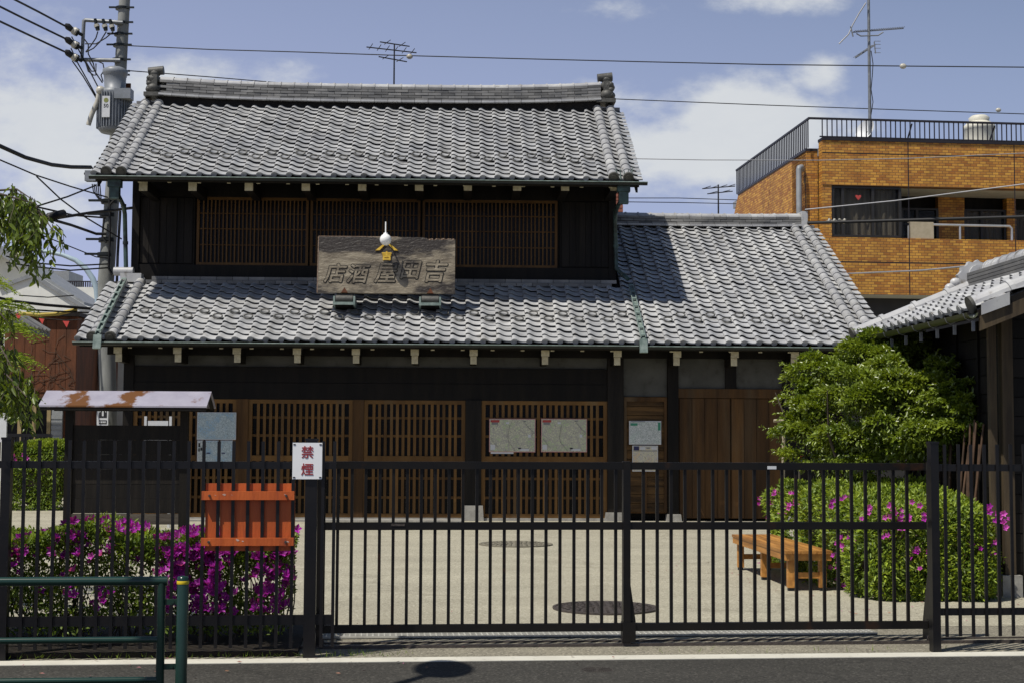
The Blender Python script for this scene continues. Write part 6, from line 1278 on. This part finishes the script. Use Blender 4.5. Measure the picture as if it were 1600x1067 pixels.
mb = MB(); mb.box(Q(-30,650).x, Q(10.5,650).x, 0, .06, Q(0,690).z, Q(0,598).z); mb.build('panel', M['paper'], wp); mb = MB(); mb.box(Q(-25,650).x, Q(-22,650).x, .061, .1, 0, Q(0,600).z); mb.build('leg', M['steel'], wp); mb = MB(); mb.box(Q(5,650).x, Q(8,650).x, .061, .1, 0, Q(0,600).z); mb.build('leg', M['steel'], wp)
bc = thing('brick_chimney', 'thin red brick chimney stack beside the main roof downpipe', 'chimney', (at(966, 400, 34).x, 34, 0)); b0 = Vector(bc.location); Q = lambda px, py, d=34: at(px, py, d)-b0
M['redbrick'] = mat('red_brick', (.22,.07,.045), (.32,.12,.08), scale=6, stretch=(1,1,3), rough=.8)
mb = MB(); mb.box(Q(959,320).x, Q(973,320).x, 0, .25, 0, Q(966,296).z); mb.build('stack', M['redbrick'], bc)
for k in range(9): mb = MB(); z = Q(966,296).z-.06-k*.09; mb.box(Q(958.6,320).x, Q(973.4,320).x, -.012, .262, z-.035, z+.035); mb.build('brick_course', M['redbrick'], bc)

# ------------------------------------------------------------ wires
def wire(label, pts, r=.012, m='cable', sag=0.0, name='overhead_wire', balls=()):
    P = [at(*p) for p in pts]
    if len(P) == 2:
        a, b_ = P; P = [a.lerp(b_, i/16) - Vector((0, 0, sag*4*(i/16)*(1-i/16))) for i in range(17)]
    b0 = P[0]; t = thing(name, label, 'wire', b0, 0, 'overhead wires and cables'); mb = MB(); mb.tube([p-b0 for p in P], r, 5); mb.build('strand', M[m], t)
    for (px, py, d) in balls: mb = MB(); mb.ball(at(px, py, d)-b0, .075, .05, .06, 10, 7); mb.build('insulator_ball', M['porcelain'], t)
    return t
wire('upper line wire running from picture top to the top insulator of the pole', [(15,-4,30),(60,19,31.8),(103,42,33.4)], .025)
wire('line wire running down to the middle insulator of the pole', [(-30,-4,29),(40,31,31.5),(102,61,33.4)], .025)
wire('line wire running down to the lowest insulator of the pole', [(-30,20,29),(40,53,31.5),(100,81,33.4)], .025)
wire('long thin wire from the pole across the whole sky above the roof ridge', [(200,72,34),(330,78,33.5),(470,82,33),(615,87,32.5),(800,92,32),(1000,97,31.5),(1200,101.5,31),(1420,104,30.5),(1640,106,30)], .013, balls=((640,89,32.4),(1411,104,30.5)))
wire('second wire from the pole passing behind the main roof ridge ornaments', [(200,111,34),(330,121,36),(460,132,38),(700,143,39),(955,155,39),(1200,165,38.8),(1400,172,38.5),(1640,180,38)], .013, balls=((1560,172.5,38.2),))
wire('faint wire crossing low in the sky right of the main roof to the brick wall', [(900,247,33),(1100,250.5,33),(1280,251,33),(1420,248,33),(1640,238,33)], .010, 'palewire')
wire('bare pale wire sloping up across the apartment windows', [(1258,328,31),(1400,314,30),(1640,283,28)], .014, 'palewire')
wire('thick black cable crossing the apartment window at sill height', [(1262,349,31),(1400,345,30),(1640,338,29)], .035)
wire('twisted wire across the lower brick band to the shed roof ornament', [(1324,428,29),(1440,423,24),(1548,413,18.5)], .014, 'palewire')
wire('short wire from the aerial side of the roof to the brick wall, upper of two', [(974,310,33),(1060,310,34),(1152,313,36)], .010)
wire('short wire from the aerial side of the roof to the brick wall, lower of two', [(974,316,33),(1060,317,34),(1150,319,36)], .010)
wire('thick black cable drooping in from the left to the main roof corner', [(-30,217,27),(0,229,28),(40,247,29),(80,258,30.5),(110,261.5,31.5),(142,262,32.5)], .045)
wire('wire descending over the drooping tree to the pole clamp', [(-20,242,30),(55,274,31.5),(110,292,32.6),(168,309,33.6)], .018)
wire('steep wire crossing down from the upper left wire to the pole shoulder', [(57,276,31.5),(95,312,32.4),(130,338,33),(190,374,33.8)], .018)
wire('wire rising from the drooping tree tips to the junction box', [(60,322,31),(105,308,32),(150,290,33)], .020)
wire('heavy cable with a black sleeve running level to the pole', [(-20,348,30),(30,346,30.8),(85,342,31.5),(140,333,32.8),(210,325,34)], .035)
wire('heavy cable falling from the sleeve down to the pole bracket', [(85,345,31.5),(110,352,32.2),(150,366,33.5),(166,366,33.6)], .035)
wire('cable rising gently out of the drooping tree toward the pole', [(40,320,31),(80,329,31.8),(115,337,32.5),(165,341,33.6)], .022)
wire('thin wire under the tree tips falling to the pole', [(60,366,31),(95,380,32),(150,402,33.4),(168,404,33.7)], .014)
wire('wire over the street lamp head sagging to the pole, upper one', [(10,401,31),(60,412,32),(110,416,33),(168,413,33.7)], .018)
wire('wire under the street lamp arm sagging to the pole', [(10,411,31),(60,418,32),(110,423,33),(168,419,33.7)], .018)
wire('heavy cable crossing the pale gable toward the house verge', [(-20,462,31),(20,471,32),(70,477,32.8),(145,483,33.8)], .035)
wire('thin wire sagging across the pale gable wall', [(30,462,32),(75,465,33),(115,462,33.6)], .013)
wire('loose cable sagging above the red pennants', [(-20,474,31),(40,484,32),(90,487,33),(140,489,33.8)], .020)
yt = wire('yellow sleeved cable sagging above the red pennants', [(30,490,33),(60,492.5,33),(90,491,33.2),(120,484,33.5)], .045, 'yellow_tube')
slv = thing('cable_sleeve', 'black cable joint sleeve hanging among the wires by the tree', 'cable joint', at(88, 337, 31.6)); mb = MB(); d_ = at(101,335,31.8)-at(75,341,31.4); mb.tube([-d_*.55, -d_*.45, d_*.45, d_*.55], [.04,.095,.095,.04], 10); mb.build('sleeve', M['cable'], slv); mb = MB(); mb.cyl(-d_*.1, -d_*.08, .1, .1, 10); mb.build('band', M['gutter'], slv)
wc = thing('wire_clamp', 'white insulator clamps on the black cable before the apartment window', 'insulator', at(1306, 346, 30.8)); mb = MB()
for k in range(4): mb.cyl((-.17+.11*k, 0, -.05), (-.13+.11*k, 0, .05), .03, .03, 6)
mb.bar((-.2,0,0), (.2,0,.01), .03, .03); mb.build('clamp', M['porcelain'], wc)
# street lantern beside the camera, out of the picture: its shade falls on the road edge
kl = thing('street_lantern', 'round headed street lantern on a green pole by the guard rail', 'street lamp', SF.wor((-3.3, -4.6, -.02)), STREET_ANG)
b0 = Vector(kl.location); gpt = ground_pt(695, 1044); hd = gpt + SUN*(5.2/SUN.z); hl_ = SF.loc(hd)-SF.loc(b0)
mb = MB(); mb.tube([(0,0,0), (0,0,4.4), (.1,.25,5.2), (hl_.x*.6, hl_.y*.6, 5.55), (hl_.x, hl_.y, 5.35)], [.07,.06,.05,.045,.04], 12); mb.build('pole', M['green'], kl)
mb = MB(); mb.ball((hl_.x, hl_.y, 5.2), .20, .36, .13, 20, 12); mb.build('lamp_head', M['green'], kl)
